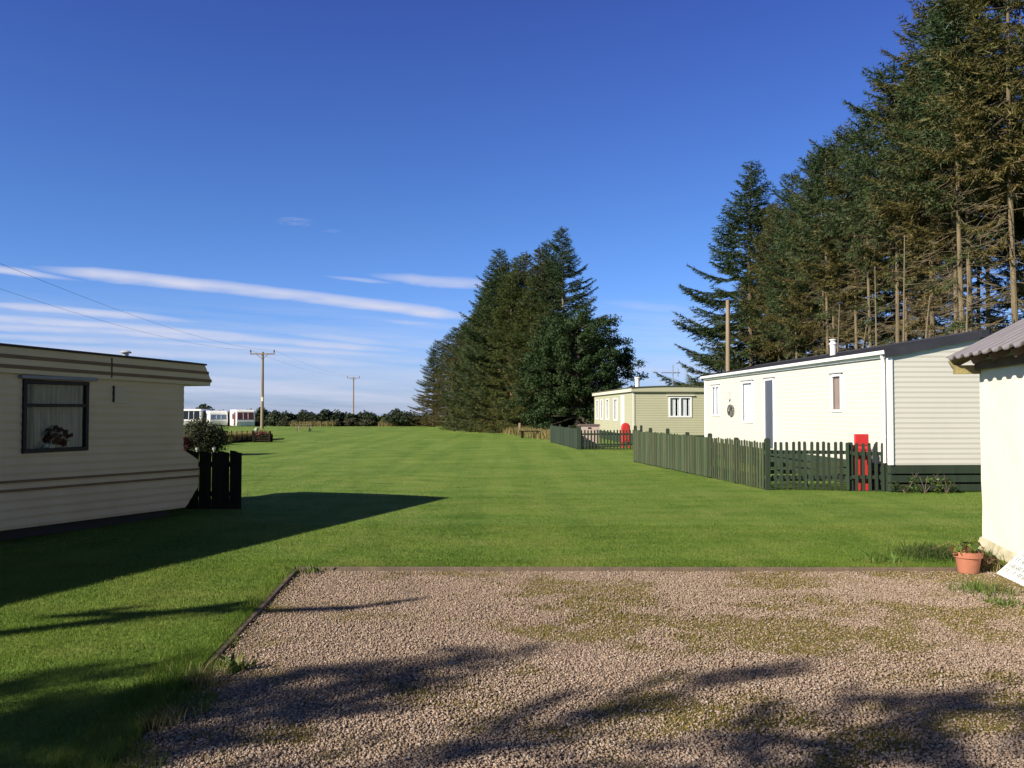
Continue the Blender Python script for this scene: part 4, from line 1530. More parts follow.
def spruce(seed, H, bare, spread, fol, dens=1.0, top_pow=.75, dead=14, r0=.17, bark=BARK, label='', group=None, droop=1.0, step=.42, epi=0):
    r = np.random.default_rng(seed)
    t = thing('spruce_tree', label, 'tree', (0, 0, 0), 0, group)
    tr = MB()
    bb = MB()
    bx, by = r.uniform(-.25, .25), r.uniform(-.25, .25)
    cx = lambda z: bx * math.sin(z / H * 3.0)
    cy = lambda z: by * math.sin(z / H * 2.4)
    zz = np.linspace(-.1, H * .985, 12)
    tr.tube([(cx(z), cy(z), z) for z in zz], [max(.012, r0 * .74 * (1 - z / H) ** .8 + .01) for z in zz], 9)
    Ps, Ds, Ls, Hs = [], [], [], []

    z = bare
    brs = []
    while z < H - .25:
        q = (z - bare) / (H - bare)
        nb = int(r.integers(4, 7))
        a0 = r.uniform(0, 6.28)
        for k in range(nb):
            low = min(1.0, .45 + q * 4.0) if bare > 3 else 1.0
            L = (spread * (1 - q) ** top_pow * low + .18) * r.uniform(.62, 1.15)
            brs.append((z + r.uniform(-.12, .12), a0 + k * 6.283 / nb + r.uniform(-.35, .35), L, q))
        z += step * r.uniform(.75, 1.25) * (1.0 - .3 * q)
    for k in range(epi):      # short living sprigs low on the stem
        brs.append((r.uniform(bare * .35, bare * 1.02), r.uniform(0, 6.28), r.uniform(.45, 1.35), -.02))
    for (z0, a, L, q) in brs:
        e0 = math.radians(-12 * droop + 50 * max(0, q) ** 1.4 + r.uniform(-9, 9) - (14 if q < 0 else 0))
        sag = (.16 * (1 - q) * droop) * L
        upt = .14 * L * (1 - .4 * q)
        n = max(4, int(L / .11))
        tt = np.linspace(.0, 1, n)
        rad = L * tt * math.cos(e0)
        zc = z0 + L * tt * math.sin(e0) - sag * np.sin(tt * math.pi * .9) + upt * tt ** 3
        aa = a + .18 * r.uniform(-1, 1) * tt
        ox, oy = cx(z0), cy(z0)
        pts = np.stack([ox + rad * np.cos(aa), oy + rad * np.sin(aa), zc], 1)
        ii = np.linspace(0, n - 1, 4).astype(int)
        bb.tube([tuple(p) for p in pts[ii]], [.010 + .008 * L, .008 + .005 * L, .006 + .002 * L, .003], 4, False)
        d = np.gradient(pts, axis=0)
        d /= np.linalg.norm(d, axis=1)[:, None]
        side = np.stack([-np.sin(aa), np.cos(aa), 0 * aa], 1)
        start = .30 if L > 1.2 else .08
        for i in range(n):
            if tt[i] < start * r.uniform(.5, 1.2):
                continue
            for sg in (-1, 1):
                tl = min(.85, (.50 * L * (1 - tt[i]) * (.6 + .5 * tt[i]) + .14)) * r.uniform(.6, 1.15)
                td = d[i] * r.uniform(.5, .9) + side[i] * sg * r.uniform(.6, 1.0) + np.array([0, 0, r.uniform(-.38, .08)])
                td /= np.linalg.norm(td)
                m = max(3, int(tl / .034 * dens))
                u = r.uniform(0.0, 1, m)[:, None]
                p = pts[i] + td * u * tl + np.array([0, 0, -.14]) * (u ** 2) * tl
                Ps.append(p)
                Ds.append(np.repeat(td[None], m, 0))
                Hs.append(np.full(m, q))
    # tip
    m = 40
    u = r.uniform(0, 1, m)
    Ps.append(np.stack([cx(H) + 0 * u, cy(H) + 0 * u, H - .7 + u * .75], 1))
    dd = r.normal(size=(m, 3)) + np.array([0, 0, 1.2])
    Ds.append(dd / np.linalg.norm(dd, axis=1)[:, None])
    Hs.append(np.ones(m))
    # dead twigs on the bare part of the trunk
    for k in range(dead):
        z0 = r.uniform(max(.8, bare * .22), bare + (H - bare) * .10)
        a = r.uniform(0, 6.28)
        L = r.uniform(.35, 1.25) * (.6 + .5 * z0 / bare)
        s_ = r.uniform(-.75, .25)
        p0 = Vector((cx(z0), cy(z0), z0))
        dd = Vector((math.cos(a), math.sin(a), 0))
        tr.tube([p0, p0 + dd * L * .5 + Z * (s_ * .25 + r.uniform(-.1, .1)) * L, p0 + dd * L + Z * s_ * L], [.010, .007, .003], 4, False)
        for _ in range(5):
            u = r.uniform(.3, .95)
            pb = p0 + dd * L * u + Z * s_ * L * u
            e2 = dd + Vector((r.uniform(-1, 1), r.uniform(-1, 1), r.uniform(-.7, .2)))
            tr.tube([pb, pb + e2 * .28], [.007, .003], 3, False)
    P = np.concatenate(Ps)
    D = np.concatenate(Ds)
    Q = np.concatenate(Hs)
    n = len(P)
    VV, TT = [], []
    for rep in range(2):
        dd = D * .75 + r.normal(0, .42, (n, 3)) + np.array([0, 0, -.08])
        dd /= np.linalg.norm(dd, axis=1)[:, None]
        sd = np.cross(dd, r.normal(size=(n, 3)))
        sd /= np.linalg.norm(sd, axis=1)[:, None]
        ln = r.uniform(.10, .22, n)[:, None]
        wd = r.uniform(.011, .023, n)[:, None]
        VV.append(np.stack([P - sd * wd - dd * ln * .2, P + sd * wd - dd * ln * .2, P + dd * ln], 1))
        TT.append(np.clip(r.random(n) * .85 + r.normal(0, .1, n) - (Q - .42) * .6, 0, 1))
    V = np.concatenate(VV).reshape(-1, 3)
    F = np.arange(len(V)).reshape(-1, 3)
    tr.build('trunk', bark, t)
    bb.build('branch', BARK_DARK, t)
    np_mesh('crown', V, F, fol, np.concatenate(TT), t)
    return t


GR = 'tall spruces standing in the wood behind the white home'
protos = {
    'bareA': spruce(1, 14.0, 8.3, 2.5, SPRUCE_GREEN, .85, .55, 70, r0=.12, epi=20),
    'bareB': spruce(2, 14.5, 7.4, 2.3, SPRUCE_OLIVE, .8, .52, 80, r0=.105, epi=22),
    'midA': spruce(3, 13.5, 5.4, 2.5, SPRUCE_OLIVE, .8, .62, 50, r0=.10, epi=22),
    'midB': spruce(4, 13.8, 6.0, 2.4, SPRUCE_GREEN, .8, .58, 60, r0=.10, epi=24),
    'fullA': spruce(5, 14.0, 1.6, 4.1, SPRUCE_GREEN, 1.0, .8, 4, step=.36),
    'fullB': spruce(6, 14.0, .4, 2.7, SPRUCE_SOFT, .9, .62, 0, step=.40),
    'fullC': spruce(8, 14.0, .9, 3.4, SPRUCE_OLIVE, .85, .85, 2),
}
protos['shade'] = spruce(9, 7.0, 1.2, 1.9, SPRUCE_GREEN, 1.25, .9, 6, r0=.10, step=.5)
used = set()


def place(kind, x, y, h, wscale=1.0, rz=None, label=None, group=None):
    base = {'bareA': 14.0, 'bareB': 14.5, 'midA': 13.5, 'midB': 13.8, 'fullA': 14.0, 'fullB': 14.0, 'fullC': 14.0, 'shade': 7.0}[kind]
    s = h / base
    rz = random.uniform(0, 6.28) if rz is None else rz
    z = ground_z(y)
    if kind not in used:
        used.add(kind)
        o = protos[kind]
        o.location = (x, y, z)
        o.rotation_euler = (0, 0, rz)
        o.scale = (s * wscale, s * wscale, s)
        tag(o, label, 'tree', group)
        return o
    return dup(protos[kind], (x, y, z), rz, (s * wscale, s * wscale, s), label, group, 'tree')


# the wood to the right: three ragged rows
IN = 'bare stemmed spruce in the crowded wood behind the white mobile home'
row1 = [(13.0, 19.3, 'bareB', 15.0), (12.5, 21.2, 'bareB', 15.6), (13.1, 24.0, 'bareA', 15.4), (12.7, 26.2, 'bareB', 15.0), (13.3, 28.2, 'bareA', 14.6),
        (12.8, 30.3, 'bareA', 14.4), (13.3, 32.4, 'bareB', 14.4), (12.7, 34.6, 'bareA', 14.0), (13.2, 36.8, 'midA', 14.2), (12.7, 39.0, 'midB', 13.6), (13.1, 41.2, 'midA', 13.6)]
row2 = [(15.2, 18.5, 'bareA', 15.5), (15.6, 22.8, 'bareB', 15.6), (15.1, 25.4, 'bareB', 15.4), (15.7, 28.6, 'bareA', 15.0), (15.2, 31.6, 'bareB', 14.6), (15.5, 35.0, 'midA', 14.4),
        (15.3, 38.2, 'midB', 14.0), (15.6, 41.8, 'midA', 13.6), (14.9, 44.6, 'fullA', 12.6)]
row4 = [(21.5, 23.0, 'fullC', 12.5), (22.0, 26.5, 'fullA', 13), (21.2, 29.5, 'fullC', 12.8), (21.8, 32.5, 'fullC', 12.6), (21.0, 36, 'fullC', 12.4), (20.8, 39.5, 'fullC', 12), (20.0, 43, 'fullC', 11),
        (24.5, 24.5, 'fullC', 12), (24.8, 29, 'fullC', 12), (24.5, 34, 'fullC', 11.5)]
row5 = [(12.2, 23.0, 'bareA', 14.6), (12.9, 25.1, 'bareB', 14.2), (12.3, 27.3, 'bareA', 14.2), (13.6, 29.3, 'bareB', 13.8), (12.5, 33.5, 'bareA', 13.4), (12.5, 37.9, 'midB', 13), (12.2, 40.2, 'midA', 12.6)]
row3 = [(18.0, 21.0, 'bareB', 15.4), (18.4, 25.2, 'bareA', 15.2), (17.9, 29.4, 'bareB', 15), (18.2, 33.4, 'bareA', 14.8), (18.0, 37.6, 'bareB', 14.4), (17.6, 42.0, 'midB', 13.6)]
for x, y, k, h in row1 + row2 + row3 + row4 + row5:
    place(k, x + random.uniform(-.25, .25), y, h * random.uniform(.93, 1.03) * (.885 if 27.5 < y < 42 else .96 if y >= 42 else .935 if y > 22.5 else 1.0), random.uniform(.85, 1.08), None, IN, GR)
place('fullA', 12.35, 43.6, 14.2, 1.2, 2.2, 'dark green spruce at the open end of the wood with low sweeping boughs', None)
place('fullC', 13.3, 45.6, 12.6, 1.0, .5, 'olive spruce half hidden behind the last tree of the wood above the olive home', None)
# slender saplings between the big stems
SAP = 'thin pale leafless stem standing among the spruces'
PALE = mat('pale dead stem', (.19, .155, .095), (.13, .11, .07), 5, .9)
for i, (px, Y, h, ln) in enumerate(((905, 23.5, 6.4, .05), (918, 22.5, 4.6, .35), (851, 26, 4.2, .5), (880, 25, 5.8, -.1), (967, 21.5, 5.6, .1), (836, 27.5, 5.0, .15))):
    c_ = gp(px, 480)
    X = (px - 512) / FPX * Y
    q = MB()
    q.tube([(0, 0, 0), (ln * .4, .1, h * .5), (ln, 0, h)], [.035, .028, .012], 6)
    for k in range(7):
        z0 = h * random.uniform(.4, .95)
        a = random.uniform(0, 6.28)
        q.tube([(ln * z0 / h, .05, z0), (ln * z0 / h + math.cos(a) * .5, math.sin(a) * .5, z0 + random.uniform(-.1, .4))], [.012, .004], 4, False)
    o = q.build('dead_sapling', PALE)
    o.location = (X, Y, 0)
    tag(o, SAP, 'tree stem', 'thin dead stems among the spruces')

# the middle clump: a shelter belt running back into the field
belt = [('fullA', 560, 228, 60, 1.10, 'tallest spruce of the middle belt with a pointed leader above the broad tree'),
        ('fullC', 537, 246, 61.5, 1.15, 'olive brown spruce beside the tallest one in the middle belt'),
        ('fullB', 521, 256, 63, 1.2, None), ('fullA', 500, 250, 65, 1.2, 'dark topped spruce with ragged spreading tips in the middle belt'), ('fullB', 512, 272, 62, 1.35, None),
        ('fullB', 496, 272, 66, 1.35, None), ('fullB', 486, 296, 69, 1.35, None), ('fullB', 530, 290, 60.5, 1.3, None), ('fullC', 478, 312, 72, 1.2, None),
        ('midA', 467, 322, 76, 1.35, None), ('midB', 456, 328, 79, 1.35, None), ('fullC', 447, 335, 81, 1.3, None), ('midB', 438, 341, 84, 1.4, None), ('fullC', 433, 350, 85, 1.5, 'last olive spruce at the far open end of the middle belt'),
        ('midA', 462, 335, 82, 1.2, None), ('fullC', 548, 262, 63, 1.1, None), ('midB', 471, 318, 80, 1.2, None), ('fullB', 545, 300, 59.3, 1.2, None), ('fullB', 508, 262, 64, 1.3, None), ('fullC', 528, 252, 64.5, 1.1, None), ('fullB', 474, 316, 70, 1.45, None), ('fullA', 489, 282, 70, 1.2, None), ('fullA', 548, 242, 62, 1.0, None), ('fullB', 533, 275, 61.5, 1.3, None)]
for k, px, py, Y, ws, lab in belt:
    p = at(px, py, Y)
    place(k, p.x, Y, p.z - ground_z(Y), ws, None, lab or ('light green close grown spruce in the middle belt' if k == 'fullB' else 'dark ragged spruce in the receding part of the middle belt'),
          None if lab else ('light green spruces of the middle belt' if k == 'fullB' else 'dark spruces of the middle belt'))
# spruces behind the camera that throw the shade across the gravel
SH = Vector((.832, .555, 0))
for i, (tx, ty, h, k, ws) in enumerate(((.05, 5.78, 7.2, 'shade', .95), (1.95, 5.64, 8.0, 'shade', .42), (2.75, 5.05, 6.8, 'shade', .8), (3.9, 4.75, 7.6, 'shade', .95), (-2.1, 5.5, 7.0, 'shade', .7),
                                        (-1.5, 4.95, 7.5, 'shade', 1.1), (-.45, 5.1, 6.5, 'shade', .8), (-3.0, 4.8, 7.2, 'shade', 1.1), (-.65, 5.62, 7.6, 'shade', .5))):
    s = h / math.tan(SUN_EL)
    place(k, tx - SH.x * s, ty - SH.y * s, h, ws, None, 'tall spruce behind the viewer whose pointed top throws shade on the gravel', 'spruces behind the viewer that shade the gravel')


# broad sycamore in front of the belt
def broadleaf():
    r = np.random.default_rng(21)
    p0 = Vector((4.35, 56.5, 0))
    t = thing('sycamore_tree', 'broad round dark green leafy tree in front of the spruces beside the olive home', 'tree', p0)
    tr = MB()
    H = 8.9
    tr.tube([(0, 0, -.1), (.05, 0, 1), (0, .1, 2.2), (.1, 0, 4.0), (.0, .1, 6.5)], [.32, .26, .22, .16, .06], 10)
    cs = []
    for k in range(130):
        d = r.normal(size=3)
        d /= np.linalg.norm(d)
        if d[2] < -.85:
            continue
        q = r.uniform(.55, 1.0)
        c = np.array([0, 0, 4.5]) + d * q * np.array([3.4, 3.3, 3.9])
        c[0] *= 1 - .25 * max(0, (c[2] - 5.5) / 4)
        c[2] = max(.7, c[2])
        cs.append(c)
    for k in range(34):
        a = r.uniform(0, 6.28)
        q = r.uniform(.6, 1)
        cs.append(np.array([math.cos(a) * 3.1 * q, math.sin(a) * 3.0 * q, r.uniform(.5, 2.6)]))
    # a bough that reaches out to the right
    for c in ((3.3, 0, 4.9), (3.5, .2, 4.2), (3.4, -.4, 4.6), (2.9, .3, 6.0), (-3.3, 0, 2.0), (-3.0, .6, 3.2), (-3.2, -.5, 1.2), (-2.4, -.8, .8)):
        cs.append(np.array(c))
    VV, off, FF, TT = [], 0, [], []
    for c in cs:
        if r.random() < .5:
            z0 = max(1.2, c[2] - np.hypot(c[0], c[1]) * .7)
            tr.tube([(0, 0, z0), tuple(c * np.array([.5, .5, 0]) + np.array([0, 0, z0 + (c[2] - z0) * .55])), tuple(c)], [.07, .045, .012], 5, False)
        for _ in range(3):
            cc = c + r.normal(0, .42, 3) * np.array([1, 1, .7])
            V, F = leaf_cloud(170, cc, np.array([.58, .58, .40]) * r.uniform(.7, 1.25), .135, r, .25)
            VV.append(V)
            FF.append(F + off)
            off += len(V)
            TT.append(np.clip(r.random(len(F)) * .7 + r.uniform(0, .3), 0, 1))
    tr.build('trunk', BARK_DARK, t)
    np_mesh('crown', np.concatenate(VV), np.concatenate(FF), leaf_mat('sycamore leaf', [(0, (.017, .036, .012)), (.5, (.028, .052, .015)), (.9, (.042, .068, .02)), (1, (.06, .08, .026))], .6, .2, .18), np.concatenate(TT), t)


broadleaf()


# ------------------------------------------------------------------ bushes and the far hedge
def bush(seed, m, n, w_, h, size, label, lumps=14, group=None, name='bush', cat='bush', flat=.3):
    r = np.random.default_rng(seed)
    t = thing(name, label, cat, (0, 0, 0), 0, group)
    VV, FF, TT, off = [], [], [], 0
    st = MB()
    for k in range(lumps):
        a = r.uniform(0, 6.28)
        q = r.random() ** .6
        c = np.array([math.cos(a) * q * w_ * .36, math.sin(a) * q * w_ * .32, h * (.20 + .58 * r.random() * (1 - .5 * q))])
        rad = np.array([w_ * .22, w_ * .20, h * .24]) * r.uniform(.7, 1.2)
        V, F = leaf_cloud(n // lumps, c, rad, size, r, flat)
        VV.append(V)
        FF.append(F + off)
        off += len(V)
        TT.append(np.clip(r.random(len(F)) * .7 + r.uniform(0, .3), 0, 1))
        st.tube([(c[0] * .1, c[1] * .1, -.03), tuple(c * .6), tuple(c)], [.03, .02, .006], 4, False)
    V = np.concatenate(VV)
    V[:, 2] = np.maximum(V[:, 2], .01)
    st.build('stem', BARK_DARK, t)
    np_mesh('foliage', V, np.concatenate(FF), m, np.concatenate(TT), t)
    return t


HEDGE_A = leaf_mat('hedge leaf dark', [(0, (.014, .024, .012)), (.5, (.024, .038, .016)), (1, (.045, .055, .024))], .6, .15, .2)
HEDGE_B = leaf_mat('hedge leaf dull', [(0, (.03, .036, .018)), (.5, (.05, .052, .024)), (1, (.085, .075, .04))], .7, .15, .2)
hp = [bush(31, HEDGE_A, 1500, 3.0, 1.9, .26, 'a'), bush(32, HEDGE_B, 1300, 2.8, 1.6, .24, 'b'), bush(33, HEDGE_A, 1600, 3.4, 2.1, .27, 'c')]
hl = ['dark rounded bush in the row along the far side of the field', 'dull brownish bush in the row along the far side of the field', 'dark rounded bush in the row along the far side of the field']
hg = ['dark bushes along the far side of the field', 'dull brownish bushes along the far side of the field', 'dark bushes along the far side of the field']
first = set()
spots = []
x = -46.0
while x < -7.6:
    y = 90 + random.uniform(-.5, 1.5)
    k = random.choice((0, 2, 0, 1, 2))
    spots.append((x, y + .8, k, random.uniform(.95, 1.28)))
    if random.random() < .8:
        spots.append((x + random.uniform(-.8, .8), y - 2.0, 1, random.uniform(.55, .8)))
    x += random.uniform(1.0, 1.6)
for x, y, k, s in spots:
    if -34.5 < x < -25.3 and y < 103:
        y += 17
        s *= 1.30
        x *= 1.19
    elif x <= -34.5:
        y += 17
        x *= 1.19
        s *= 1.25
    z = ground_z(y)
    if k not in first:
        first.add(k)
        o = hp[k]
        o.location, o.scale = (x, y, z), (s, s, s)
        o.rotation_euler = (0, 0, random.uniform(0, 6.28))
        tag(o, hl[k], 'bush', hg[k])
    else:
        dup(hp[k], (x, y, z), random.uniform(0, 6.28), (s * random.uniform(.85, 1.3), s, s * random.uniform(.78, 1.12)), hl[k], hg[k], 'bush')
p = at(404, 420, 86)
b_ = bush(35, HEDGE_A, 2600, 4.0, 1.75, .2, 'dense dark rounded bush at the end of the far hedge beside the middle belt', 18)
b_.location = (p.x, 86, 0)
p = at(382, 420, 87)
b_ = bush(36, leaf_mat('hedge leaf fresh', [(0, (.05, .08, .02)), (1, (.10, .13, .035))], .6, .2), 900, 1.5, 1.1, .16, 'small fresh green bush in front of the far hedge', 8)
b_.location = (p.x, 87, 0)

# dark round shrub beside the striped caravan and its reddish neighbour
p = gp(206, 456)
SHRUB = leaf_mat('grey green shrub leaf', [(0, (.022, .028, .014)), (.5, (.042, .048, .022)), (1, (.08, .08, .04))], .6, .2, .2)
b_ = bush(41, SHRUB, 12000, 1.85, 1.62, .07, 'dark rounded garden shrub behind the boards of the striped caravan', 34)
b_.location = (p.x - .26, p.y + .3, 0)
b_ = bush(42, leaf_mat('wine red shrub leaf', [(0, (.05, .012, .016)), (.6, (.11, .022, .03)), (1, (.09, .07, .03))], .6, .25, .2), 1500, .75, 1.05, .06, 'wine red leaved shrub against the dark rounded shrub', 9)
b_.location = (p.x - .44, p.y - .9, 0)
b_ = bush(43, leaf_mat('yellow green shrub leaf', [(0, (.07, .09, .02)), (1, (.16, .16, .05))], .6, .25, .2), 1500, .85, .62, .06, 'low yellow green shrub between the dark shrub and the little fence', 9)
pq = gp(224, 445)
b_.location = (pq.x, pq.y, 0)

# little post and wire fence with straw grass, planter
pf0, pf1 = gp(226, 443), gp(257, 441)
t = thing('wire_fence', 'little garden fence of thin dark stakes in front of the straw coloured grass', 'fence', pf0)
d_ = pf1 - pf0
for k in range(7):
    q = MB()
    c0 = d_ * (k / 6)
    hh = .56 + random.uniform(-.06, .08)
    q.tube([c0, c0 + Vector((random.uniform(-.02, .02), 0, hh))], .024, 6)
    q.build('stake', DARK_BOARD, t)
for zz in (.18, .36, .52):
    q = MB()
    q.tube([Z * zz, d_ + Z * zz], .005, 4)
    q.build('wire', DARK_METAL, t)
n = 2600
x, y = rng.uniform(-.5, d_.x + .2, n), rng.normal(.35, .16, n)
V, F = blades(x, y + x * d_.y / max(d_.x, .1), 0.0, rng.uniform(.3, .62, n), rng.uniform(.012, .022, n), .25)
STRAW = leaf_mat('straw', [(0, (.26, .20, .08)), (.6, (.38, .30, .13)), (1, (.46, .38, .2))], .8, .3, .2)
o = np_mesh('straw_grass', V, F, STRAW, np.repeat(rng.random(n), 3))
o.location = pf0
tag(o, 'straw coloured tall dry grass behind the little stake fence', 'dry grass', kind='stuff')
n = 1500
x, y = rng.uniform(-.6, d_.x + .7, n), rng.normal(-.15, .12, n)
V, F = blades(x, y + x * d_.y / max(d_.x, .1), 0.0, rng.uniform(.04, .11, n), rng.uniform(.012, .022, n), .5)
o = np_mesh('ground_cover', V, F, leaf_mat('dark ground cover leaf', [(0, (.015, .022, .01)), (1, (.04, .05, .02))], .7, .2), np.repeat(rng.random(n), 3))
o.location = pf0
tag(o, 'dark low ground cover at the foot of the little stake fence', 'ground cover', kind='stuff')
pc = gp(263, 442)
t = thing('log_planter', 'dark log planter full of wine red flowers near the pole foot', 'planter', pc, .1)
q = MB()
for yy in (-.3, .3):
    for zz in (.07, .20, .33):
        q.tube([(-.42, yy, zz), (.42, yy, zz)], .066, 8)
for xx in (-.36, .36):
    for zz in (.135, .265):
        q.tube([(xx, -.38, zz), (xx, .38, zz)], .062, 8)
q.build('box', DARK_BOARD, t)
for xx, yy in ((.40, -.34), (-.40, -.34)):
    q = MB()
    q.tube([(xx, yy, 0), (xx, yy, .56)], .05, 8)
    q.build('corner_log', DARK_BOARD, t)
r_ = np.random.default_rng(5)
V, F = leaf_cloud(800, (0, -.12, .40), (.46, .36, .20), .07, r_, .3)
np_mesh('flower_bunch', V, F, leaf_mat('dull red flower', [(0, (.06, .03, .02)), (.5, (.16, .03, .04)), (.8, (.05, .07, .02)), (1, (.35, .15, .12))], .6, .25), r_.random(len(F)), t)
pw = gp(256.5, 440)
t = thing('garden_ball', 'pale round ornament on a stub beside the log planter', 'ornament', (pw.x, pw.y, 0))
q = MB()
q.lathe([(.01, .42), (.07, .44), (.11, .50), (.12, .55), (.10, .62), (.05, .66), (.01, .67)], 14)
q.build('ball', mat('pale stone', (.36, .37, .33), (.30, .31, .28), 5, .7), t, smooth=True)
q = MB()
q.tube([(0, 0, 0), (0, 0, .425)], .04, 8)
q.build('stub', DARK_BOARD, t)

# small pedestal ornaments behind the boards
for px, lab, sc_ in ((214, 'small pale bird bath standing just behind the dark boards', 1.0), (197, 'short pale garden lamp on a stick under the dark shrub', .8)):
    Y = 24.0
    pt = at(px, 448, Y)
    t = thing('bird_bath' if sc_ == 1 else 'garden_lamp', lab, 'bird bath' if sc_ == 1 else 'garden lamp', (pt.x, Y, 0))
    q = MB()
    top = pt.z
    q.lathe([(.05, 0), (.05, .03), (.018, .06), (.018, top - .08)], 10)
    q.build('pedestal', MATS['pale stone'], t)
    q = MB()
    q.lathe([(.02, top - .08), (.04, top - .05), (.05 * sc_, top + .01), (.045 * sc_, top + .01), (.03, top - .02)], 14)
    q.build('bowl', MATS['pale stone'], t)
# white garden chair glimpsed at the caravan end
pt = gp(181, 446)
t = thing('garden_chair', 'white plastic garden chair mostly hidden by the end of the striped caravan', 'chair', (pt.x - .1, pt.y - 2.5, 0), .6)
WPL = mat('white garden plastic', (.8, .8, .78), (.74, .74, .72), 4, .4)
q = MB()
q.box(-.25, .25, -.25, .25, .42, .45)
q.build('seat', WPL, t, bevel=.01)
q = MB()
for k in range(5):
    q.box(-.24 + k * .1, -.17 + k * .1, .22, .25, .452, .92)
q.box(-.26, .26, .215, .255, .922, .98)
q.build('backrest', WPL, t, bevel=.008)
for sx in (-1, 1):
    for sy in (-1, 1):
        q = MB()
        q.beam((sx * .22, sy * .22, .42), (sx * .26, sy * .26, 0), .045, .045)
        q.build('leg', WPL, t)
    q = MB()
    q.box(sx * .27 - .03, sx * .27 + .03, -.25, .25, .64, .67)
    q.build('armrest', WPL, t)

# ------------------------------------------------------------------ touring caravans far off
VAN_WHITE = mat('white caravan panel', (.80, .79, .74), (.74, .73, .68), 2, .35)
VAN_GREY = mat('grey caravan band', (.45, .46, .47), (.4, .41, .42), 2, .4)
VAN_GLASS = mat('tinted acrylic window', (.02, .03, .04), (.015, .02, .03), 2, .3, spec=.15)
VAN_GLASS_BLUE = mat('blue tinted acrylic window', (.13, .18, .27), (.10, .15, .23), 2, .12)
VAN_RED = mat('red brown curtained window', (.12, .035, .03), (.09, .03, .025), 3, .3)
TYRE = mat('tyre', (.02, .02, .02), (.03, .03, .03), 4, .8)


def tourer(label, loc, rz, L, W, H, front_glass, side_dark=None, name='touring_caravan', roundness=.34):
    t = thing(name, label, 'caravan', loc, rz)
    # front faces local -y; body profile in the y-z plane, rounded front top and raked lower front
    zb = .42
    rr = roundness
    prof = [(.18, zb), (.02, zb + .45), (.0, zb + .8), (.10, H - rr)]
    prof += [(.10 + rr * (1 - math.cos(a)), H - rr + rr * math.sin(a)) for a in np.linspace(.3, math.pi / 2, 6)]
    prof += [(L - .25, H), (L - .06, H - .15), (L, H - .6), (L, zb)]
    b = MB()
    b.prism(prof, lambda a, bb, h: (h, a, bb), -W / 2, W / 2)
    b.build('body', VAN_WHITE, t, bevel=.07)
    w_ = MB()
    w_.hexa([(-W * .44, -.012, zb + .76), (W * .44, -.012, zb + .76), (W * .44, .05, zb + .76), (-W * .44, .05, zb + .76),
             (-W * .42, .085, H - rr + .03), (W * .42, .085, H - rr + .03), (W * .42, .14, H - rr + .03), (-W * .42, .14, H - rr + .03)])
    fw_ = w_.build('front_window', front_glass, t, bevel=.015)
    q = MB()
    for xx in (-W * .13, W * .13):
        q.hexa([(xx - .03, -.022, zb + .79), (xx + .03, -.022, zb + .79), (xx + .03, -.005, zb + .79), (xx - .03, -.005, zb + .79),
                (xx - .03, .062, H - rr - .05), (xx + .03, .062, H - rr - .05), (xx + .03, .08, H - rr - .05), (xx - .03, .08, H - rr - .05)])
    q.build('mullion', VAN_WHITE, fw_)
    q = MB()
    q.box(-W * .42, W * .42, -.05, .1, zb + .50, zb + .56)
    q.build('bumper_band', VAN_GREY, t)
    for sx in (-1, 1):
        s = MB()
        s.box(sx * W / 2 - .012, sx * W / 2 + .012, L * .42, L * .62, zb + .8, H - .45)
        s.build('side_window', front_glass, t, bevel=.004)
    if side_dark:
        s = MB()
        s.box(-W / 2 - .015, -W / 2 + .015, L * .10, L * .40, zb + .05, H - .28)
        dd = s.build('door', side_dark, t, bevel=.004)
        dd['label'] = 'red brown open door'
    for sx in (-1, 1):
        wh = MB()
        prof2 = [(.12, -.08), (.29, -.08), (.32, -.05), (.32, .05), (.29, .08), (.12, .08)]
        n = 20
        for i in range(n):
            a0, a1 = 2 * math.pi * i / n, 2 * math.pi * (i + 1) / n
            for (r0, h0), (r1, h1) in zip(prof2, prof2[1:] + prof2[:1]):
                pnt = lambda r, h, a: (sx * (W / 2 - .1) + h, L * .55 + r * math.cos(a), .32 + r * math.sin(a))
                wh.quad(pnt(r0, h0, a0), pnt(r1, h1, a0), pnt(r1, h1, a1), pnt(r0, h0, a1))
        wp = wh.build('wheel', TYRE, t)
        rm = MB()
        rm.tube([(sx * (W / 2 - .1) - .06, L * .55, .32), (sx * (W / 2 - .1) + .06, L * .55, .32)], .118, 14)
        rm.build('rim', VAN_GREY, wp)
    h = MB()
    h.beam((-.5, .3, zb), (0, -1.1, .42), .07, .1)
    h.beam((.5, .3, zb), (0, -1.1, .42), .07, .1)
    h.tube([(0, -1.0, .0), (0, -1.0, .5)], .035, 8)
    h.build('drawbar', DARK_METAL, t)
    return t


p = at(243.5, 426, 100)
tourer('white touring caravan with a red brown side door and dark front windows, nearest the pole', (p.x + .25, 100, ground_z(100) - .15), .47, 4.8, 2.1, 2.34, VAN_RED, VAN_RED)
p = at(217, 426, 103)
tourer('cream touring caravan with a rounded roof and blue tinted front window in the far corner', (p.x + .2, 103, ground_z(103) - .15), .48, 4.8, 2.1, 2.22, VAN_GLASS_BLUE, roundness=.5)
p = at(191, 426, 104)
tourer('white camper with a very wide dark front window, partly behind the striped caravan', (p.x, 104, ground_z(104) - .15), .1, 5.4, 2.25, 2.42, VAN_GLASS, roundness=.25, name='camper')


# ------------------------------------------------------------------ poles and wires
POLE = mat('weathered pole timber', (.30, .23, .15), (.20, .155, .105), 5, .9, .4, 20, stretch=(1, 1, .1))
PORC = mat('brown porcelain', (.10, .06, .045), (.08, .05, .04), 4, .25)
CABLE = mat('black cable', (.05, .05, .055), (.04, .04, .045), 4, .6)


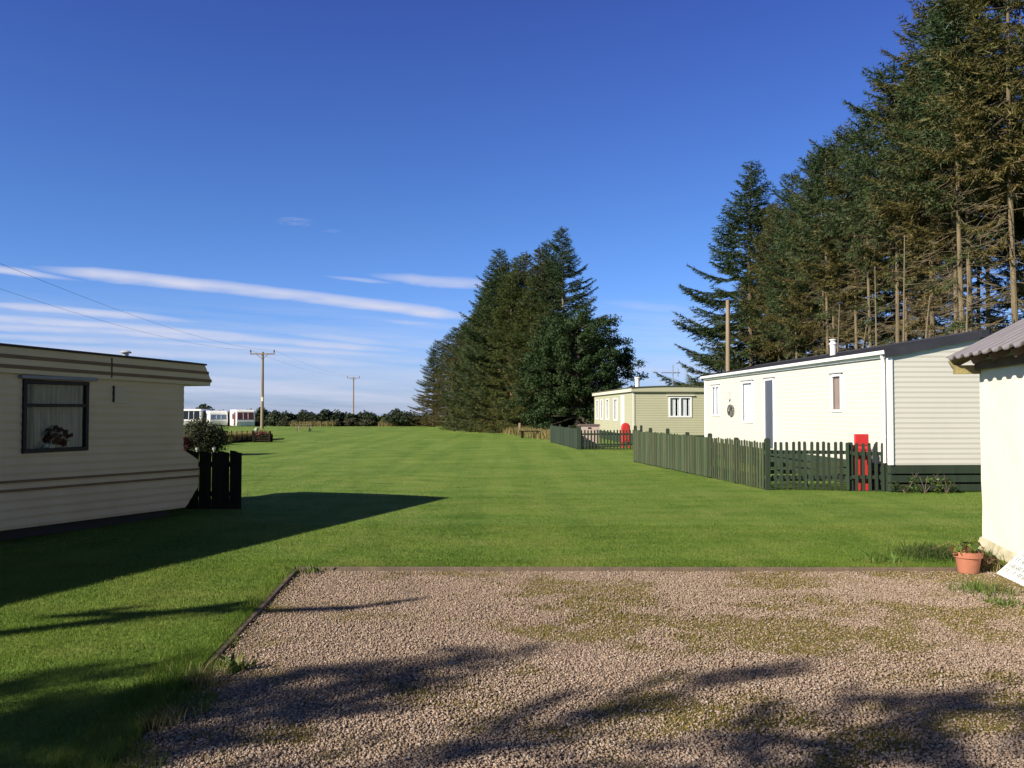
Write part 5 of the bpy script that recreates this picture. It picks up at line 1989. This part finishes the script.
def pole(label, x, y, h, rz, plate=True, arm=2.1):
    z = ground_z(y)
    t = thing('utility_pole', label, 'pole', (x, y, z), rz)
    q = MB()
    q.tube([(0, 0, -.1), (0, 0, h * .5), (0, 0, h)], [.15, .125, .10], 12)
    q.build('shaft', POLE, t)
    q = MB()
    q.beam((-arm / 2, -.12, h - .18), (arm / 2, -.12, h - .18), .09, .11)
    ca = q.build('crossarm', POLE, t)
    for sx in (-1, 1):
        q = MB()
        q.lathe([(.012, -.13), (.012, 0), (.06, .0), (.07, .05), (.045, .08), (.065, .11), (.045, .15), (.05, .2), (.02, .24)], 10, (sx * (arm / 2 - .06), -.12, h - .06))
        q.build('insulator', PORC, ca)
        q = MB()
        q.beam((sx * .5, -.12, h - .22), (0, -.11, h - .62), .03, .03)
        q.build('brace', DARK_METAL, t)
    if plate:
        q = MB()
        q.box(-.09, .09, -.15, -.135, 2.35, 2.72)
        q.build('warning_plate', mat('pale yellow plate', (.75, .72, .5), (.7, .66, .45), 4, .5), t)
    return t


pp1 = gp(263, 429.5)
pp1 = Vector((-21.6, 74.4, 0))
h1 = at(263, 352.5, 74.4).z
pole('wooden pole with a crossarm and two insulators standing behind the log planter', pp1.x, pp1.y, h1 + .05, .08)
p2 = at(353.5, 377, 150)
pole('farther wooden pole with a thin crossarm rising above the far hedge', p2.x, 150, p2.z - ground_z(150), .1, False, 2.2)
hs_ = 6.75
sN = hs_ / math.tan(SUN_EL)
pn = Vector((-2.15 - SH.x * sN, 7.2 - SH.y * sN, 0))
pole('wooden pole beside the viewer whose long thin shadow crosses the lawn', pn.x, pn.y, hs_, .15, True, 2.3)


def wire(label, a, b, sag):
    q = MB()
    pts = []
    for i in range(29):
        t_ = i / 28
        p_ = a.lerp(b, t_)
        p_.z -= sag * 4 * t_ * (1 - t_)
        pts.append(p_)
    q.tube(pts, .005, 5)
    tag(q.build('power_cable', CABLE), label, 'cable', 'power cables between the poles')


for sx, lab in ((-1, 'thin power cable running to the outer insulator of the nearer pole'), (1, 'thin power cable running to the field side insulator of the nearer pole')):
    a = pp1 + Vector((sx * 1.0, -.12 + sx * .08, h1 + .2))
    b = pn + Vector((sx * 1.05, sx * .15, hs_ + .15))
    wire(lab, a, b, 1.25)
    a2 = Vector((p2.x + sx * 1.04, 150, p2.z + .18))
    wire('thin power cable between the two distant poles', a, a2, .6)

# bare post behind the white home
ptop = at(727.5, 300, 40)
q = MB()
q.tube([(0, 0, -.1), (0, 0, 3), (.02, 0, ptop.z)], [.12, .11, .095], 10)
o = q.build('timber_post', POLE)
o.location = (ptop.x, 40, 0)
tag(o, 'tall bare timber post rising behind the white home in front of the spruces', 'post')

# ------------------------------------------------------------------ field furniture
pt = gp(304, 431.5)
t = thing('picnic_table', 'small light wooden picnic table far out on the field', 'picnic table', (pt.x, pt.y, 0), .35)
t.scale = (.8, .8, .7)
PIC = mat('bleached timber', (.34, .27, .17), (.26, .21, .14), 5, .8)
q = MB()
for k in range(5):
    q.box(-.75, .75, -.36 + k * .146, -.23 + k * .146, .70, .735)
q.build('tabletop', PIC, t)
for sy in (-1, 1):
    q = MB()
    q.box(-.75, .75, sy * .68 - .12, sy * .68 + .12, .42, .455)
    q.build('bench_seat', PIC, t)
    for sx in (-1, 1):
        q = MB()
        q.beam((sx * .55, sy * .25, .70), (sx * .55, sy * .62, 0), .045, .09, Vector((1, 0, 0)))
        q.build('leg', PIC, t)
for sx in (-1, 1):
    q = MB()
    q.beam((sx * .51, -.78, .395), (sx * .51, .78, .395), .045, .05)
    q.build('crossbar', PIC, t)

for px, py, py0, lab in ((519.5, 423, 434, 'pale timber post at the edge of the middle belt near the broad tree'), (486.5, 422.5, 430, 'short pale topped post in the dry grass of the middle belt')):
    g_ = gp(px, py0)
    tp = at(px, py, g_.y)
    q = MB()
    q.box(-.07, .07, -.07, .07, 0, tp.z)
    o = q.build('field_post', PIC, bevel=.01)
    o.location = g_
    tag(o, lab, 'post')
g_ = gp(530, 438)
t = thing('bench', 'low dark bench at the foot of the middle belt', 'bench', (g_.x, g_.y, 0), .2)
q = MB()
q.box(-.6, .6, -.18, .18, .36, .41)
q.build('seat', DARK_BOARD, t)
for sx in (-1, 1):
    q = MB()
    q.box(sx * .45 - .05, sx * .45 + .05, -.16, .16, 0, .36)
    q.build('leg', DARK_BOARD, t)

# dry grass along the foot of the belt
pts = [gp(452, 427.9), gp(478, 428.6), gp(500, 432), gp(520, 435), gp(548, 440)]
n = 9000
u = rng.random(n) * (len(pts) - 1)
i0 = u.astype(int)
fr = u - i0
PX = np.array([[p.x, p.y] for p in pts])
xy = PX[i0] * (1 - fr)[:, None] + PX[i0 + 1] * fr[:, None]
x = xy[:, 0] + rng.normal(.5, .45, n)
y = xy[:, 1] + rng.normal(.9, .6, n)
V, F = blades(x, y, 0.0, rng.uniform(.15, .55, n), rng.uniform(.02, .045, n), .5)
tag(np_mesh('dry_grass', V, F, leaf_mat('dry field grass', [(0, (.12, .13, .035)), (.5, (.22, .18, .07)), (1, (.36, .28, .13))], .8, .3, .2), np.repeat(rng.random(n), 3)),
    'tall dry grass along the foot of the middle tree belt', 'dry grass', kind='stuff')
# rough grass under the wood behind the white home
n = 5000
x, y = rng.uniform(11.2, 19, n), rng.uniform(17, 48, n)
V, F = blades(x, y, 0.0, rng.uniform(.1, .5, n), rng.uniform(.02, .05, n), .6)
tag(np_mesh('undergrowth', V, F, MATS['dry field grass'], np.repeat(rng.random(n), 3)), 'rough undergrowth on the floor of the spruce wood', 'undergrowth', kind='stuff')

# pale dry grass strip at the foot of the far hedge
n = 5000
x = rng.uniform(-31, -9, n)
keep = np.array([mnoise.noise(Vector((q * .35, 2.2, 0))) > .10 for q in x])
x = x[keep]
y = rng.normal(86.4, .35, len(x))
V, F = blades(x, y, -.05, rng.uniform(.2, .62, len(x)), rng.uniform(.03, .06, len(x)), .5)
tag(np_mesh('dry_grass', V, F, MATS['dry field grass'], np.repeat(rng.random(len(x)), 3)), 'pale dry grass strip in front of the far hedge bushes', 'dry grass', kind='stuff')
